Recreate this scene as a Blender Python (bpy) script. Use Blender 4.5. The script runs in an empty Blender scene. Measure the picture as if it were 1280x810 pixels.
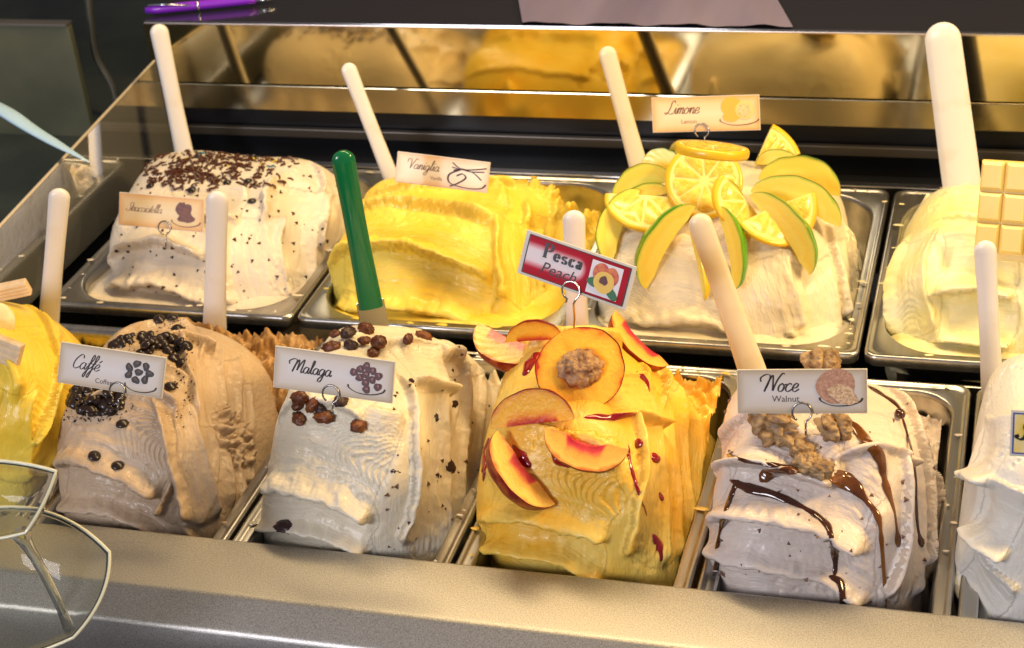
import bpy, bmesh, math, random
import numpy as np
from mathutils import Vector, Matrix
from mathutils.bvhtree import BVHTree
random.seed(7); rng = np.random.default_rng(7)
S = bpy.context.scene; COL = S.collection
PI = math.pi

# ------------------------------------------------------------------ camera
CAM = np.array([0.5301, -0.8067, 0.7417]); PITCH, YAW, ROLL = 0.5256, 0.3234, -0.1031; FPX = 2152.6
def _axes():
    cp, sp, cy, sy = math.cos(PITCH), math.sin(PITCH), math.cos(YAW), math.sin(YAW)
    f = np.array([-sy*cp, cy*cp, -sp]); r = np.array([cy, sy, 0]); u = np.cross(r, f)
    cr, sr = math.cos(ROLL), math.sin(ROLL)
    return cr*r+sr*u, -sr*r+cr*u, f
CR, CU, CF = _axes()
cam_d = bpy.data.cameras.new('camera'); cam = bpy.data.objects.new('camera', cam_d); COL.objects.link(cam)
M = Matrix.Identity(4)
for i in range(3):
    M[i][0], M[i][1], M[i][2], M[i][3] = CR[i], CU[i], -CF[i], CAM[i]
cam.matrix_world = M
cam_d.sensor_width = 36; cam_d.lens = FPX/1280*36; cam_d.clip_end = 50; cam_d.clip_start = .05
cam_d.dof.use_dof = True; cam_d.dof.focus_distance = 1.20; cam_d.dof.aperture_fstop = 14
S.camera = cam
# ------------------------------------------------------------------ light
W = bpy.data.worlds.new('World'); S.world = W; W.use_nodes = True
W.node_tree.nodes['Background'].inputs[0].default_value = (.62, .60, .66, 1)
W.node_tree.nodes['Background'].inputs[1].default_value = .28
def area(name, loc, target, size, power, col, sy=None):
    l = bpy.data.lights.new(name, 'AREA'); l.energy = power; l.color = col; l.size = size
    if sy: l.shape = 'RECTANGLE'; l.size_y = sy
    o = bpy.data.objects.new(name, l); COL.objects.link(o); o.location = loc
    o.rotation_euler = (Vector(target)-Vector(loc)).to_track_quat('-Z', 'Y').to_euler()
    return o
area('case_lamp', (.30, .58, .98), (.18, .30, 0), 1.25, 13, (1, .72, .36), .12)
area('shop_window', (-.75, -2.1, 1.25), (.25, .2, 0),   .9, 40, (.90, .88, .95), .6)
area('ceiling_lamp', (1.45, .30, .85), (.3, .25, 0), .28, 18, (1, .66, .26))
S.view_settings.view_transform = 'Standard'; S.view_settings.look = 'None'
S.view_settings.exposure = .07; S.view_settings.gamma = 1
S.cycles.max_bounces = 10; S.cycles.transparent_max_bounces = 12; S.cycles.sample_clamp_indirect = 3
S.cycles.caustics_reflective = False; S.cycles.caustics_refractive = False

# ------------------------------------------------------------------ helpers
def ray(px, py):
    d = CR*((px-640)/FPX) - CU*((py-405)/FPX) + CF
    return d/np.linalg.norm(d)
def at(px, py, y=None, z=None, x=None):          # point on the plane y=.. or z=.. that the photograph shows at this pixel
    d = ray(px, py)
    if x is not None: return CAM+d*(x-CAM[0])/d[0]
    t = (y-CAM[1])/d[1] if y is not None else (z-CAM[2])/d[2]
    return CAM+d*t
def V(a): return Vector([float(x) for x in a])
def nrm(a): a = np.asarray(a, float); return a/(np.linalg.norm(a)+1e-12)
def sstep(a, b, x): t = np.clip((x-a)/(b-a), 0, 1); return t*t*(3-2*t)
def vnoise(P, scale, seed=0):
    Q = P*scale; I = np.floor(Q).astype(np.int64); F = Q-I; F = F*F*(3-2*F)
    def h(i, j, k):
        n = (i*374761393+j*668265263+k*2147483647+seed*1274126177) & 0xffffffff
        n = ((n ^ (n >> 13))*1274126177) & 0xffffffff
        n = ((n ^ (n >> 16))*2246822519) & 0xffffffff
        return ((n ^ (n >> 15)) & 0xffff)/65535.0
    r = 0
    for a in (0, 1):
        for b in (0, 1):
            for c in (0, 1):
                w = (F[:, 0] if a else 1-F[:, 0])*(F[:, 1] if b else 1-F[:, 1])*(F[:, 2] if c else 1-F[:, 2])
                r = r+w*h(I[:, 0]+a, I[:, 1]+b, I[:, 2]+c)
    return r*2-1
def fbm(P, s, seed=0, o=3):
    r = 0; a = 1
    for k in range(o): r = r+a*vnoise(P, s*2**k, seed+k*17); a *= .5
    return r
def tag(o, label=None, cat=None, group=None, kind=None):
    if label: o['label'] = label
    if cat: o['category'] = cat
    if group: o['group'] = group
    if kind: o['kind'] = kind
    return o
def empty(name, loc, label, cat, group=None):
    o = bpy.data.objects.new(name, None); COL.objects.link(o); o.location = V(loc); o.empty_display_size = .01
    return tag(o, label, cat, group)
def mesh(name, verts, faces, mat, parent=None, smooth=True, attr=None):
    me = bpy.data.meshes.new(name)
    verts = np.asarray(verts, float)
    if parent is not None and verts.size:
        verts = verts-np.array(parent.location)
        if parent.parent: verts = verts-np.array(parent.parent.location)
    fa = faces if isinstance(faces, list) else [tuple(f) for f in faces.tolist()]
    me.from_pydata([tuple(v) for v in verts.tolist()], [], fa)
    if smooth: me.polygons.foreach_set('use_smooth', [True]*len(me.polygons))
    if attr:
        for k, v in attr.items():
            a = me.attributes.new(k, 'FLOAT', 'POINT'); a.data.foreach_set('value', np.asarray(v, np.float32))
    me.materials.append(mat); me.update()
    o = bpy.data.objects.new(name, me); COL.objects.link(o)
    if parent is not None: o.parent = parent
    return o
class MB:
    def __init__(s): s.v = []; s.f = []
    def add(s, v, f):
        b = len(s.v); s.v += [tuple(float(q) for q in p) for p in v]; s.f += [tuple(int(i)+b for i in x) for x in f]
    def box(s, c, sz, ax=None, bev=0):
        ax = np.eye(3) if ax is None else np.array(ax); h = np.array(sz)/2; c = np.array(c)
        bm = bmesh.new(); bmesh.ops.create_cube(bm, size=1)
        for v in bm.verts: v.co = Vector((v.co.x*sz[0], v.co.y*sz[1], v.co.z*sz[2]))
        if bev: bmesh.ops.bevel(bm, geom=list(bm.edges), offset=bev, segments=2, affect='EDGES', profile=.5)
        bm.verts.ensure_lookup_table()
        s.add([c+ax[0]*v.co.x+ax[1]*v.co.y+ax[2]*v.co.z for v in bm.verts], [[v.index for v in f.verts] for f in bm.faces]); bm.free()
    def tube(s, pts, rad, n=10, flat=1, up=None, cap=True):
        pts = np.array(pts, float); m = len(pts); T = np.gradient(pts, axis=0)
        rad = np.broadcast_to(rad, (m,)); rings = []; u = None
        for i in range(m):
            t = nrm(T[i])
            if up is not None: u_ = up[i] if np.ndim(up) == 2 else np.array(up)
            else: u_ = u if u is not None else (np.array([0, 0, 1.]) if abs(t[2]) < .9 else np.array([1., 0, 0]))
            b = nrm(np.cross(t, u_)); u = np.cross(b, t)
            rings.append([pts[i]+rad[i]*(math.cos(a)*b+flat*math.sin(a)*u) for a in np.linspace(0, 2*PI, n, endpoint=False)])
        v = [p for r in rings for p in r]
        f = [(i*n+j, i*n+(j+1) % n, (i+1)*n+(j+1) % n, (i+1)*n+j) for i in range(m-1) for j in range(n)]
        if cap: f += [tuple(range(n))[::-1], tuple((m-1)*n+j for j in range(n))]
        s.add(v, f)
    def build(s, name, mat, parent=None, smooth=True): return mesh(name, s.v, s.f, mat, parent, smooth)
def crom(P, n=8):
    P = np.array(P, float)
    if len(P) < 3: return np.array([P[0]+(P[-1]-P[0])*t for t in np.linspace(0, 1, n)])
    Q = np.vstack([2*P[0]-P[1], P, 2*P[-1]-P[-2]]); out = []
    for i in range(1, len(Q)-2):
        for t in np.linspace(0, 1, n, endpoint=False):
            a, b, c, d = Q[i-1], Q[i], Q[i+1], Q[i+2]
            out.append(.5*(2*b+(c-a)*t+(2*a-5*b+4*c-d)*t*t+(3*b-a-3*c+d)*t**3))
    return np.array(out+[P[-1]])
def shade_sharp(o, ang=35):
    me = o.data; bm = bmesh.new(); bm.from_mesh(me)
    for e in bm.edges:
        if len(e.link_faces) == 2 and e.calc_face_angle(0) > math.radians(ang): e.smooth = False
    bm.to_mesh(me); bm.free(); return o

# ------------------------------------------------------------------ materials
def mat(name, col, rough=.5, metal=0, sss=0, spec=.5, trans=0, coat=0, col2=None, nscale=40, bump=0, bscale=200, bscale2=None, emit=None, aniso=None, ior=1.45, sssr=(1, .6, .35), sscale=.006, fac=(.35, .65), bdist=.001):
    m = bpy.data.materials.new(name); m.use_nodes = True; nt = m.node_tree; p = nt.nodes['Principled BSDF']; L = nt.links.new
    p.inputs['Base Color'].default_value = (*col, 1); p.inputs['Roughness'].default_value = rough; p.inputs['Metallic'].default_value = metal
    p.inputs['Specular IOR Level'].default_value = spec; p.inputs['Transmission Weight'].default_value = trans; p.inputs['IOR'].default_value = ior
    p.inputs['Coat Weight'].default_value = coat; p.inputs['Coat Roughness'].default_value = .08
    if sss:
        p.inputs['Subsurface Weight'].default_value = sss; p.inputs['Subsurface Radius'].default_value = sssr; p.inputs['Subsurface Scale'].default_value = sscale
    tc = nt.nodes.new('ShaderNodeTexCoord'); src = tc.outputs['Object']
    if aniso:
        mp = nt.nodes.new('ShaderNodeMapping'); mp.inputs['Scale'].default_value = aniso; L(src, mp.inputs[0]); src = mp.outputs[0]
    if col2:
        n = nt.nodes.new('ShaderNodeTexNoise'); n.inputs['Scale'].default_value = nscale; n.inputs['Detail'].default_value = 5; L(src, n.inputs['Vector'])
        r = nt.nodes.new('ShaderNodeValToRGB'); r.color_ramp.elements[0].position = fac[0]; r.color_ramp.elements[1].position = fac[1]
        r.color_ramp.elements[0].color = (*col, 1); r.color_ramp.elements[1].color = (*col2, 1)
        L(n.outputs['Fac'], r.inputs[0]); L(r.outputs[0], p.inputs['Base Color'])
    if bump:
        n = nt.nodes.new('ShaderNodeTexNoise'); n.inputs['Scale'].default_value = bscale; n.inputs['Detail'].default_value = 6; n.inputs['Roughness'].default_value = .6; L(src, n.inputs['Vector'])
        b = nt.nodes.new('ShaderNodeBump'); b.inputs['Strength'].default_value = bump; b.inputs['Distance'].default_value = bdist
        L(n.outputs['Fac'], b.inputs['Height']); L(b.outputs[0], p.inputs['Normal'])
    return m
def gel(name, a, b, **k):
    d = dict(rough=.39, sss=.22, spec=.5, col2=b, nscale=22, bump=.5, bscale=190, bdist=.0013, coat=.13, sscale=.004); d.update(k)
    m = mat(name, a, **d); nt = m.node_tree; L = nt.links.new; p = nt.nodes['Principled BSDF']; old = [n for n in nt.nodes if n.type == 'BUMP'][0]
    at_ = nt.nodes.new('ShaderNodeAttribute'); at_.attribute_name = 'stroke'      # spatula striations: run along each stroke of the tool
    n1 = nt.nodes.new('ShaderNodeTexNoise'); n1.inputs['Scale'].default_value = 520; n1.inputs['Detail'].default_value = 3; n1.inputs['Roughness'].default_value = .6; L(at_.outputs['Vector'], n1.inputs['Vector'])
    b2 = nt.nodes.new('ShaderNodeBump'); b2.inputs['Strength'].default_value = .75; b2.inputs['Distance'].default_value = .0012
    L(n1.outputs['Fac'], b2.inputs['Height']); L(old.outputs[0], b2.inputs['Normal']); L(b2.outputs[0], p.inputs['Normal'])
    return m
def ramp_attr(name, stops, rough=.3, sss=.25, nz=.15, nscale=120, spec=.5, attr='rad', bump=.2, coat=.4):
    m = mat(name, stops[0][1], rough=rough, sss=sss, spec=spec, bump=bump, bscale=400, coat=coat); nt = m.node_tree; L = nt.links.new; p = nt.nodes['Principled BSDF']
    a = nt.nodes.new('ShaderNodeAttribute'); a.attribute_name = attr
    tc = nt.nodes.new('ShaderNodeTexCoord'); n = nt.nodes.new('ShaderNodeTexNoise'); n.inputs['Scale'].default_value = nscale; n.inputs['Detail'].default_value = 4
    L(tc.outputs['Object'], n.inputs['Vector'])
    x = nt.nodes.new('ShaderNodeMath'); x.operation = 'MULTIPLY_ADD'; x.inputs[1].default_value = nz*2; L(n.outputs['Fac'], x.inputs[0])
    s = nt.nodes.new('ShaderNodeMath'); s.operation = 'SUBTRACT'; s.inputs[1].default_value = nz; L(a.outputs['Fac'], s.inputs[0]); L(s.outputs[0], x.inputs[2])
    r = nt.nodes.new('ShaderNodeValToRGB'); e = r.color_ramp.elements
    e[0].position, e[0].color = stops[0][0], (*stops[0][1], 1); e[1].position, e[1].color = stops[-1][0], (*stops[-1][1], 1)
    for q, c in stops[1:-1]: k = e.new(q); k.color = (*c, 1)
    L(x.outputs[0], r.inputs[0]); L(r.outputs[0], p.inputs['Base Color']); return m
steel = mat('brushed_steel', (.42, .41, .39), rough=.30, metal=1, bump=.10, bscale=60, aniso=(1, .06, 1), col2=(.56, .545, .52), nscale=90)
sill_m = mat('grained_steel', (.33, .32, .31), rough=.46, metal=1, bump=.40, bscale=1100, col2=(.56, .54, .50), nscale=1100, bdist=.0003)
sheet_m = mat('satin_steel', (.40, .39, .38), rough=.24, metal=1, bump=.05, bscale=200)
black = mat('black_plastic', (.008, .009, .012), rough=.3)
blackm = mat('black_matt', (.010, .011, .014), rough=.6)
white_pl = mat('white_plastic', (.78, .75, .72), rough=.30, sss=.12, sssr=(1, .9, .8), bump=.10, bscale=90, col2=(.66, .58, .44), nscale=26, fac=(.52, .85))
cream_pl = mat('cream_plastic', (.78, .69, .50), rough=.3, sss=.12, sssr=(1, .9, .8), bump=.10, bscale=90, col2=(.68, .55, .30), nscale=26, fac=(.5, .85))
green_pl = mat('green_plastic', (.004, .135, .045), rough=.14, coat=.3)
blue_pl = mat('pale_blue_plastic', (.42, .62, .80), rough=.3, sss=.1)
G = dict(
    coffee=gel('coffee_gelato', (.47, .335, .21), (.60, .455, .31), bump=.7),
    malaga=gel('rum_raisin_gelato', (.74, .65, .48), (.82, .74, .58)),
    peach=gel('peach_gelato', (.88, .50, .045), (.90, .65, .15)),
    walnut=gel('walnut_gelato', (.68, .57, .49), (.76, .67, .60)),
    banana=gel('banana_gelato', (.86, .58, .04), (.92, .70, .10)),
    snow=gel('cream_gelato', (.78, .74, .65), (.84, .80, .72)),
    strac=gel('stracciatella_gelato', (.72, .63, .50), (.80, .71, .58)),
    vanilla=gel('vanilla_gelato', (.90, .60, .045), (.92, .72, .12)),
    lemon=gel('lemon_gelato', (.76, .67, .46), (.83, .75, .57)),
    wchoc=gel('white_chocolate_gelato', (.86, .76, .30), (.91, .85, .55)))

# ------------------------------------------------------------------ setting
def prism_x(name, prof, x0, x1, m, bev=None, kind='structure'):
    n = len(prof); nx = 2
    v = [(x, p[0], p[1]) for x in (x0, x1) for p in prof]
    f = [(i, i+1, n+i+1, n+i) for i in range(n-1)]
    o = mesh(name, v, f, m, smooth=True); tag(o, kind=kind); shade_sharp(o, 30); return o
def block(name, lo, hi, m, bev=.002, kind='structure'):
    b = MB(); lo, hi = np.array(lo), np.array(hi); b.box((lo+hi)/2, hi-lo, bev=bev); o = b.build(name, m, smooth=False); tag(o, kind=kind); return o
YS = .080
def arc(cy, cz, r, a0, a1, n=6): return [(cy+r*math.cos(a), cz+r*math.sin(a)) for a in np.linspace(math.radians(a0), math.radians(a1), n)]
prof = [(YS+.002, -.13), (YS+.002, -.002)]+arc(YS-.002, -.002, .004, 0, 90)+[(.026, .0018)]+arc(.024, -.0082, .010, 90, 118, 5)+[(.004, -.0105), (.0015, -.0117), (-.0002, -.0132), (-.0012, -.0155), (-.004, -.030), (-.006, -.05), (-.006, -.30)]
prism_x('steel_sill', prof, -.75, 1.15, sill_m)
block('shop_floor', (-6, -6, -1.02), (6, 6, -.98), mat('dark_floor', (.06, .045, .035), rough=.5))
block('case_floor', (-.75, -.2, -.34), (1.15, 1.0, -.30), blackm)
block('row_divider', (-.36, .3655, -.10), (.9, .3775, -.012), black, .001)
block('front_rail_rear', (-.36, .3615, -.03), (.9, .3645, -.004), sheet_m, .0008)
block('left_case_wall', (-.372, -.02, -.30), (-.358, 1.0, -.015), black, .002)
# back: black recess, steel strip, mirror, worktop
YM = .735
block('rear_rail', (-.36, .690, -.09), (.95, .700, .004), sheet_m, .001)
block('rear_ledge', (-.36, .703, -.09), (.95, YM+.03, -.012), black, .002)
block('rear_upstand', (-.36, YM+.012, -.02), (.95, YM+.04, .115), black, .002)
block('rear_trim', (-.36, YM+.003, .012), (.95, YM+.010, .022), mat('dark_grey_trim', (.10, .09, .08), rough=.35, metal=.6), .001)
ZM0 = .055
pz = at(400, 140, y=YM)[2], at(950, 155, y=YM)[2], at(400, 33, y=YM)[2], at(950, 39, y=YM)[2], at(400, 107, y=YM)[2]
print('mirror z', pz)
ZM0 = (pz[0]+pz[1])/2; ZM1 = (pz[2]+pz[3])/2; ZMb = pz[4]
mirror_m = mat('tinted_mirror', (.66, .56, .32), rough=.085, metal=1)
mband_m = mat('mirror_foot', (.50, .43, .28), rough=.18, metal=1)
mw = MB(); mw.box(((.30), YM+.003, (ZMb+ZM1)/2), (1.32, .005, ZM1-ZMb-.001)); tag(mw.build('rear_mirror', mirror_m, smooth=False), kind='structure')
mw = MB(); mw.box(((.30), YM+.0015, (ZM0+ZMb)/2), (1.32, .007, ZMb-ZM0-.001), bev=.001); tag(mw.build('mirror_foot_strip', mband_m, smooth=False), kind='structure')
top_m = mat('dark_glass_worktop', (.020, .019, .024), rough=.10, bump=.08, bscale=30, aniso=(1, 14, 1), coat=.3, ior=2.3)
block('worktop', (-.355, YM-.004, ZM1+.0005), (1.1, 1.9, ZM1+.0045), top_m, .001)
block('worktop_edge', (-.355, YM-.0058, ZM1+.001), (1.1, YM-.0045, ZM1+.003), mat('worktop_edge_metal', (.75, .68, .66), rough=.25, metal=.9), .0005)
block('back_wall', (-1.6, 1.95, -.3), (2.2, 1.99, 1.6), mat('dark_wall', (.05, .05, .06), rough=.6))
ZT = ZM1+.0045
# left side: dark counter outside the end pane
side_m = mat('dark_side_counter', (.03, .042, .042), rough=.25, col2=(.06, .075, .065), nscale=6)
block('side_counter', (-1.7, -.3, -.20), (-.374, 1.94, -.12), side_m)

# ------------------------------------------------------------------ pans
def rrect(x0, x1, y0, y1, r, n=8):
    out = []
    for cx, cy, a0 in ((x1-r, y1-r, 0), (x0+r, y1-r, 90), (x0+r, y0+r, 180), (x1-r, y0+r, 270)):
        for k in range(n+1):
            a = math.radians(a0+90*k/n); out.append((cx+r*math.cos(a), cy+r*math.sin(a)))
    return out
def pan(x0, x1, y0, y1, z, rim, r_in, label, group, depth=.13):
    P = empty('steel_pan', ((x0+x1)/2, (y0+y1)/2, z-depth), label, 'pan', group)
    def rings(specs):
        v = []; f = []; n = None
        for (off, r, zz) in specs:
            q = rrect(x0+off, x1-off, y0+off, y1-off, r); n = len(q); v += [(a, b, z+zz) for a, b in q]
        for k in range(len(specs)-1):
            f += [(k*n+j, k*n+(j+1) % n, (k+1)*n+(j+1) % n, (k+1)*n+j) for j in range(n)]
        return v, f, n
    v, f, n = rings([(.0015, .010, -.010), (.0008, .0105, -.003), (.0018, .010, -.0006), (.0040, .009, 0), (.0052, .009, -.0016), (rim*.55, .014, -.0022), (rim-.002, r_in, -.0012), (rim-.0008, r_in, -.0022), (rim, r_in, -.005)])
    mesh('rim', v, f, steel, P)
    v, f, n = rings([(rim+.0003, r_in, -.0048), (rim+.003, r_in, -.035), (rim+.004, r_in, -.04), (rim+.0055, r_in, -.10), (rim+.012, r_in-.003, -.125), (rim+.020, r_in-.006, -depth)])
    f.append(tuple(range(5*n, 6*n))); mesh('well', v, f, steel, P)
    return P
FP = [('banana', -.34), ('coffee', -.17), ('malaga', 0.), ('peach', .17), ('walnut', .34), ('snow', .51)]
names = dict(banana='banana gelato', coffee='coffee gelato', malaga='rum raisin gelato', peach='peach gelato', walnut='walnut gelato', snow='plain white gelato at the right edge', strac='chocolate flecked gelato', vanilla='vanilla gelato', lemon='lemon gelato', wchoc='white chocolate gelato')
PX = {}
for k, x in FP: PX[k] = (x+.001, x+.169, .034, .360); pan(*PX[k], 0.0, .014, .030, 'narrow steel pan in the front row holding the '+names[k], 'steel gelato pans')
for i, k in enumerate(('strac', 'vanilla', 'lemon', 'wchoc')):
    x = -.3158+.2455*i; PX[k] = (x+.001, x+.2445, .3818, .6837); pan(*PX[k], .006, .013, .050, 'wide steel pan in the back row holding the '+names[k], 'steel gelato pans')

# ------------------------------------------------------------------ gelato mounds
BV = {}
golden_coffee = gel('golden_coffee_gelato', (.40, .21, .06), (.56, .34, .13), bump=.9)  # leftover in the coffee pan: darker and more golden than the mound
def grid(nu, nv):
    i, j = np.meshgrid(np.arange(nu), np.arange(nv), indexing='ij'); b = (i*(nv+1)+j).ravel()
    return np.stack([b, b+nv+1, b+nv+2, b+1], 1)
class Stroke: pass
def mound(key, bot, zb, top, strokes, label, n=4.1, mz=3.0, res=.0014, amp=.0032, seed=1, crumb=None):
    """bot: x0,x1,y0,y1 at height zb; top: four corners (px,py,y) front-left, front-right, back-left, back-right"""
    x0, x1, y0, y1 = bot
    B = np.array([[x0, y0, zb], [x1, y0, zb], [x0, y1, zb], [x1, y1, zb]]); T = np.array([at(*t[:2], y=t[2]) for t in top])
    print(key, 'top z', np.round(T[:, 2], 3), 'x', np.round(T[:, 0], 3))
    def cage(c):
        a, b, g = (c[:, 0]+1)/2, (c[:, 1]+1)/2, (c[:, 2]+1)/2; o = 0
        for q, (i, j) in enumerate(((0, 0), (1, 0), (0, 1), (1, 1))):
            w = (a if i else 1-a)*(b if j else 1-b); o = o+(w*(1-g))[:, None]*B[q]+(w*g)[:, None]*T[q]
        return o
    sx, sy, sz = np.linalg.norm((B[1]-B[0])), np.linalg.norm(B[2]-B[0]), np.linalg.norm(T[0]-B[0])
    nx, ny, nz = [max(8, int(s/res)) for s in (sx, sy, sz)]
    lx, ly, lz = [np.linspace(-1, 1, k+1) for k in (nx, ny, nz)]
    lz = -1+2*((lz+1)/2)
    Vs = []; Fs = []; off = 0
    for (A, Bq, fn, flip) in ((lx, ly, lambda a, b: (a, b, a*0+1), 0), (lx, lz, lambda a, b: (a, a*0-1, b), 0), (lx, lz, lambda a, b: (a, a*0+1, b), 1),
                              (ly, lz, lambda a, b: (a*0+1, a, b), 0), (ly, lz, lambda a, b: (a*0-1, a, b), 1)):
        a, b = np.meshgrid(A, Bq, indexing='ij'); c = np.stack([q.ravel() for q in fn(a, b)], 1)
        g = grid(len(A)-1, len(Bq)-1)
        if flip: g = g[:, ::-1]
        Vs.append(c); Fs.append(g+off); off += len(c)
    C = np.vstack(Vs); Fq = np.vstack(Fs)
    _, idx, inv = np.unique(np.round(C*1e5).astype(np.int64), axis=0, return_index=True, return_inverse=True)
    C = C[idx]; Fq = inv.ravel()[Fq]
    zp = np.maximum(C[:, 2], 0)
    N = ((np.abs(C[:, 0])**n+np.abs(C[:, 1])**n)**(mz/n)+zp**mz)**(1/mz); N = np.maximum(N, 1e-6)
    c = C.copy(); c[:, :2] /= N[:, None]; c[:, 2] = np.where(C[:, 2] > 0, C[:, 2]/N, C[:, 2])
    hx = np.maximum(np.abs(c[:, 0])**n+np.abs(c[:, 1])**n, 1e-9)**(mz/n-1); nc = np.stack([hx*np.sign(c[:, 0])*np.abs(c[:, 0])**(n-1), hx*np.sign(c[:, 1])*np.abs(c[:, 1])**(n-1), np.maximum(c[:, 2], 0)**(mz-1)], 1)
    P = cage(c); e = 1e-3; J = np.stack([(cage(c+e*np.eye(3)[i])-P)/e for i in range(3)], 2)
    Ji = np.linalg.inv(J); Nn = np.einsum('nij,ni->nj', Ji, nc); Nn /= np.linalg.norm(Nn, axis=1)[:, None]+1e-12
    bv = BVHTree.FromPolygons([tuple(p) for p in P[:].tolist()], [tuple(f) for f in Fq.tolist()])
    P0 = P.copy()
    W3 = np.stack([vnoise(P0, 45, seed+5), vnoise(P0, 45, seed+6), vnoise(P0, 45, seed+7)], 1)
    H = np.zeros(len(P)); SV = P0*np.array([1, .25, .25])
    base = fbm(P0, 11, seed, 2)*amp*1.8
    cxm = np.mean([t[0] for t in top]); 
    def find(px, py):
        for k in range(60):
            h = bv.ray_cast(V(CAM), V(ray(px, py)))
            if h[0] is not None: return h
            px += 3*np.sign(cxm-px); py -= 1.2
        return h
    for q, s in enumerate(strokes):
        h0 = find(s[0], s[1]); h1 = find(s[2], s[3])
        if h0[0] is None or h1[0] is None: print('stroke miss', key, q); continue
        o = s[5] if len(s) > 5 else {}
        p0, p1 = np.array(h0[0]), np.array(h1[0]); nn = nrm(np.array(h0[1])+np.array(h1[1]))
        if nn@CF > 0: nn = -nn
        t = nrm(p1-p0); L = np.linalg.norm(p1-p0); b = -nrm(np.cross(nn, t)); nn = nrm(np.cross(t, b)); nn = nn if nn@CF < 0 else -nn
        Wd = s[4]; pm = (p0+p1)/2; D = P0-pm
        a = (D@t)/(L/2); cc = (D@b)/(Wd/2)
        cc = cc-o.get('bend', 0)*(1-a*a)+W3[:, q % 3]*o.get('jag', .10)+vnoise(P0, 170, seed+q)*.045+vnoise(P0, 520, seed+q)*.02
        a = a+W3[:, (q+1) % 3]*.12+o.get('round', .15)*cc*cc
        ew = o.get('edge', .055)
        mk = sstep(1+ew, 1-ew, np.abs(cc))*sstep(1.05, .86, a)*sstep(-1.08, -.6, a)*sstep(.15, .5, Nn@nn)*sstep(.05, .03, np.abs(D@nn))
        ca = np.clip(cc, -1.2, 1.2); g = o.get('g', .0045); lip = o.get('lip', .0040)*1.15; rib = o.get('rib', 0)
        h = -1.35*g*(1-ca**2)+1.3*lip*np.exp(-((ca-.88)/.16)**2)+o.get('lip2', .001)*np.exp(-((ca+.9)/.12)**2)+o.get('lvl', .0032)
        h += .0008*np.clip(a, -1, 1)+o.get('end', .002)*np.exp(-((a-.85)/.16)**2)
        fl = o.get('fine', .00012); h += fl*np.sin(cc*Wd/2*1500+W3[:, 0]*2)*sstep(-.2, .6, vnoise(P0, 25, seed+q))
        h += vnoise(np.stack([cc*Wd/2, a*L/14, D@nn*0], 1), 300, seed+q)*.0006
        if rib: h += rib*np.sin(((a*L/2)-o.get('rc', 1.1)*(cc*Wd/2)**2/.02)*2*PI/o.get('rp', .0050))*sstep(.95, .4, np.abs(ca))*sstep(-.2, .5, a)*.85
        em = 4*mk*(1-mk); h = h+em*(vnoise(P0, 420, seed+q)*.0006+vnoise(P0, 210, seed+q+3)*.0006)
        on = mk > .5; SV[on] = np.stack([cc*Wd/2+W3[:, 1]*.002, a*L*.04, np.full(len(P0), q*.37)], 1)[on]
        H = H*(1-mk)+(h+np.clip(H, -.004, .004)*.15)*mk
    tk = sstep(.15, .75, vnoise(P0, 30, seed+77)); H += base+fbm(P0, 160, seed+31, 3)*(.00012+.0006*tk)-.0016*sstep(.5, .8, vnoise(P0, 300, seed+9))*tk
    if crumb:                                   # torn, crumbly places: sphere centre pixel, radius, depth
        for (cx, cy, rr, dp) in crumb:
            hh = bv.ray_cast(V(CAM), V(ray(cx, cy)))
            if hh[0] is None: continue
            d = np.linalg.norm(P0-np.array(hh[0]), axis=1); k = sstep(rr, rr*.55, d+W3[:, 0]*rr*.3)
            H = H*(1-.6*k)+k*(np.abs(fbm(P0, 150, seed+50, 4))*dp*1.1-dp*.4)
    zf = sstep(zb, zb+.02, P0[:, 2])
    P = P0+Nn*(H*zf)[:, None]+W3*.0004
    o = mesh('gelato_mound', P, Fq, G[key]); av = o.data.attributes.new('stroke', 'FLOAT_VECTOR', 'POINT'); av.data.foreach_set('vector', SV.astype(np.float32).ravel()); tag(o, label, 'gelato', 'mounds of gelato in the pans')
    bad = o
    BV[key] = BVHTree.FromPolygons([tuple(p) for p in P.tolist()], [tuple(f) for f in Fq.tolist()])
    # the leftover crumbly gelato on the bottom and walls of the pan
    px0, px1, py0, py1 = PX[key]; m = .021 if py0 < .2 else .0142
    gx = np.linspace(px0+m, px1-m, 110); gy = np.linspace(py0+m, py1-m, 200); X, Y = np.meshgrid(gx, gy, indexing='ij')
    Q = np.stack([X.ravel(), Y.ravel(), 0*X.ravel()], 1)
    edge = np.minimum(np.minimum(Q[:, 0]-gx[0], gx[-1]-Q[:, 0]), np.minimum(Q[:, 1]-gy[0], gy[-1]-Q[:, 1]))
    if py0 < .2: Q[:, 2] = -.058+dict(coffee=.056, peach=.04, malaga=.028).get(key, .022)*sstep(.20, .30, Q[:, 1])+(np.abs(fbm(Q, 110, seed+3, 3))*.010+np.abs(fbm(Q, 40, seed+5, 2))*.008)+sstep(.02, 0, edge)*.014+vnoise(Q, 14, seed)*.006
    else:
        fu, fv = (Q[:, 0]-gx[0])/(gx[-1]-gx[0]), (Q[:, 1]-gy[0])/(gy[-1]-gy[0])
        Q[:, 2] = -.003+.0025*vnoise(Q, 30, seed)-dict(vanilla=.020, strac=.02).get(key, .045)*sstep(.35, .85, fv)*sstep(.45, .9, fu+.25*fv)+np.abs(fbm(Q, 45, seed+3, 4))*(.002+.030*sstep(.4, .9, fv))*sstep(0, .03, edge)-sstep(.014, 0, edge)*.005
    mesh('crumbly_leftover', Q, grid(len(gx)-1, len(gy)-1), G[key] if key != 'coffee' else golden_coffee, o)
    return o
R_ = dict
front_ribs = lambda **k: dict(rib=.0009, **k)
ZB = -.075
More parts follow.
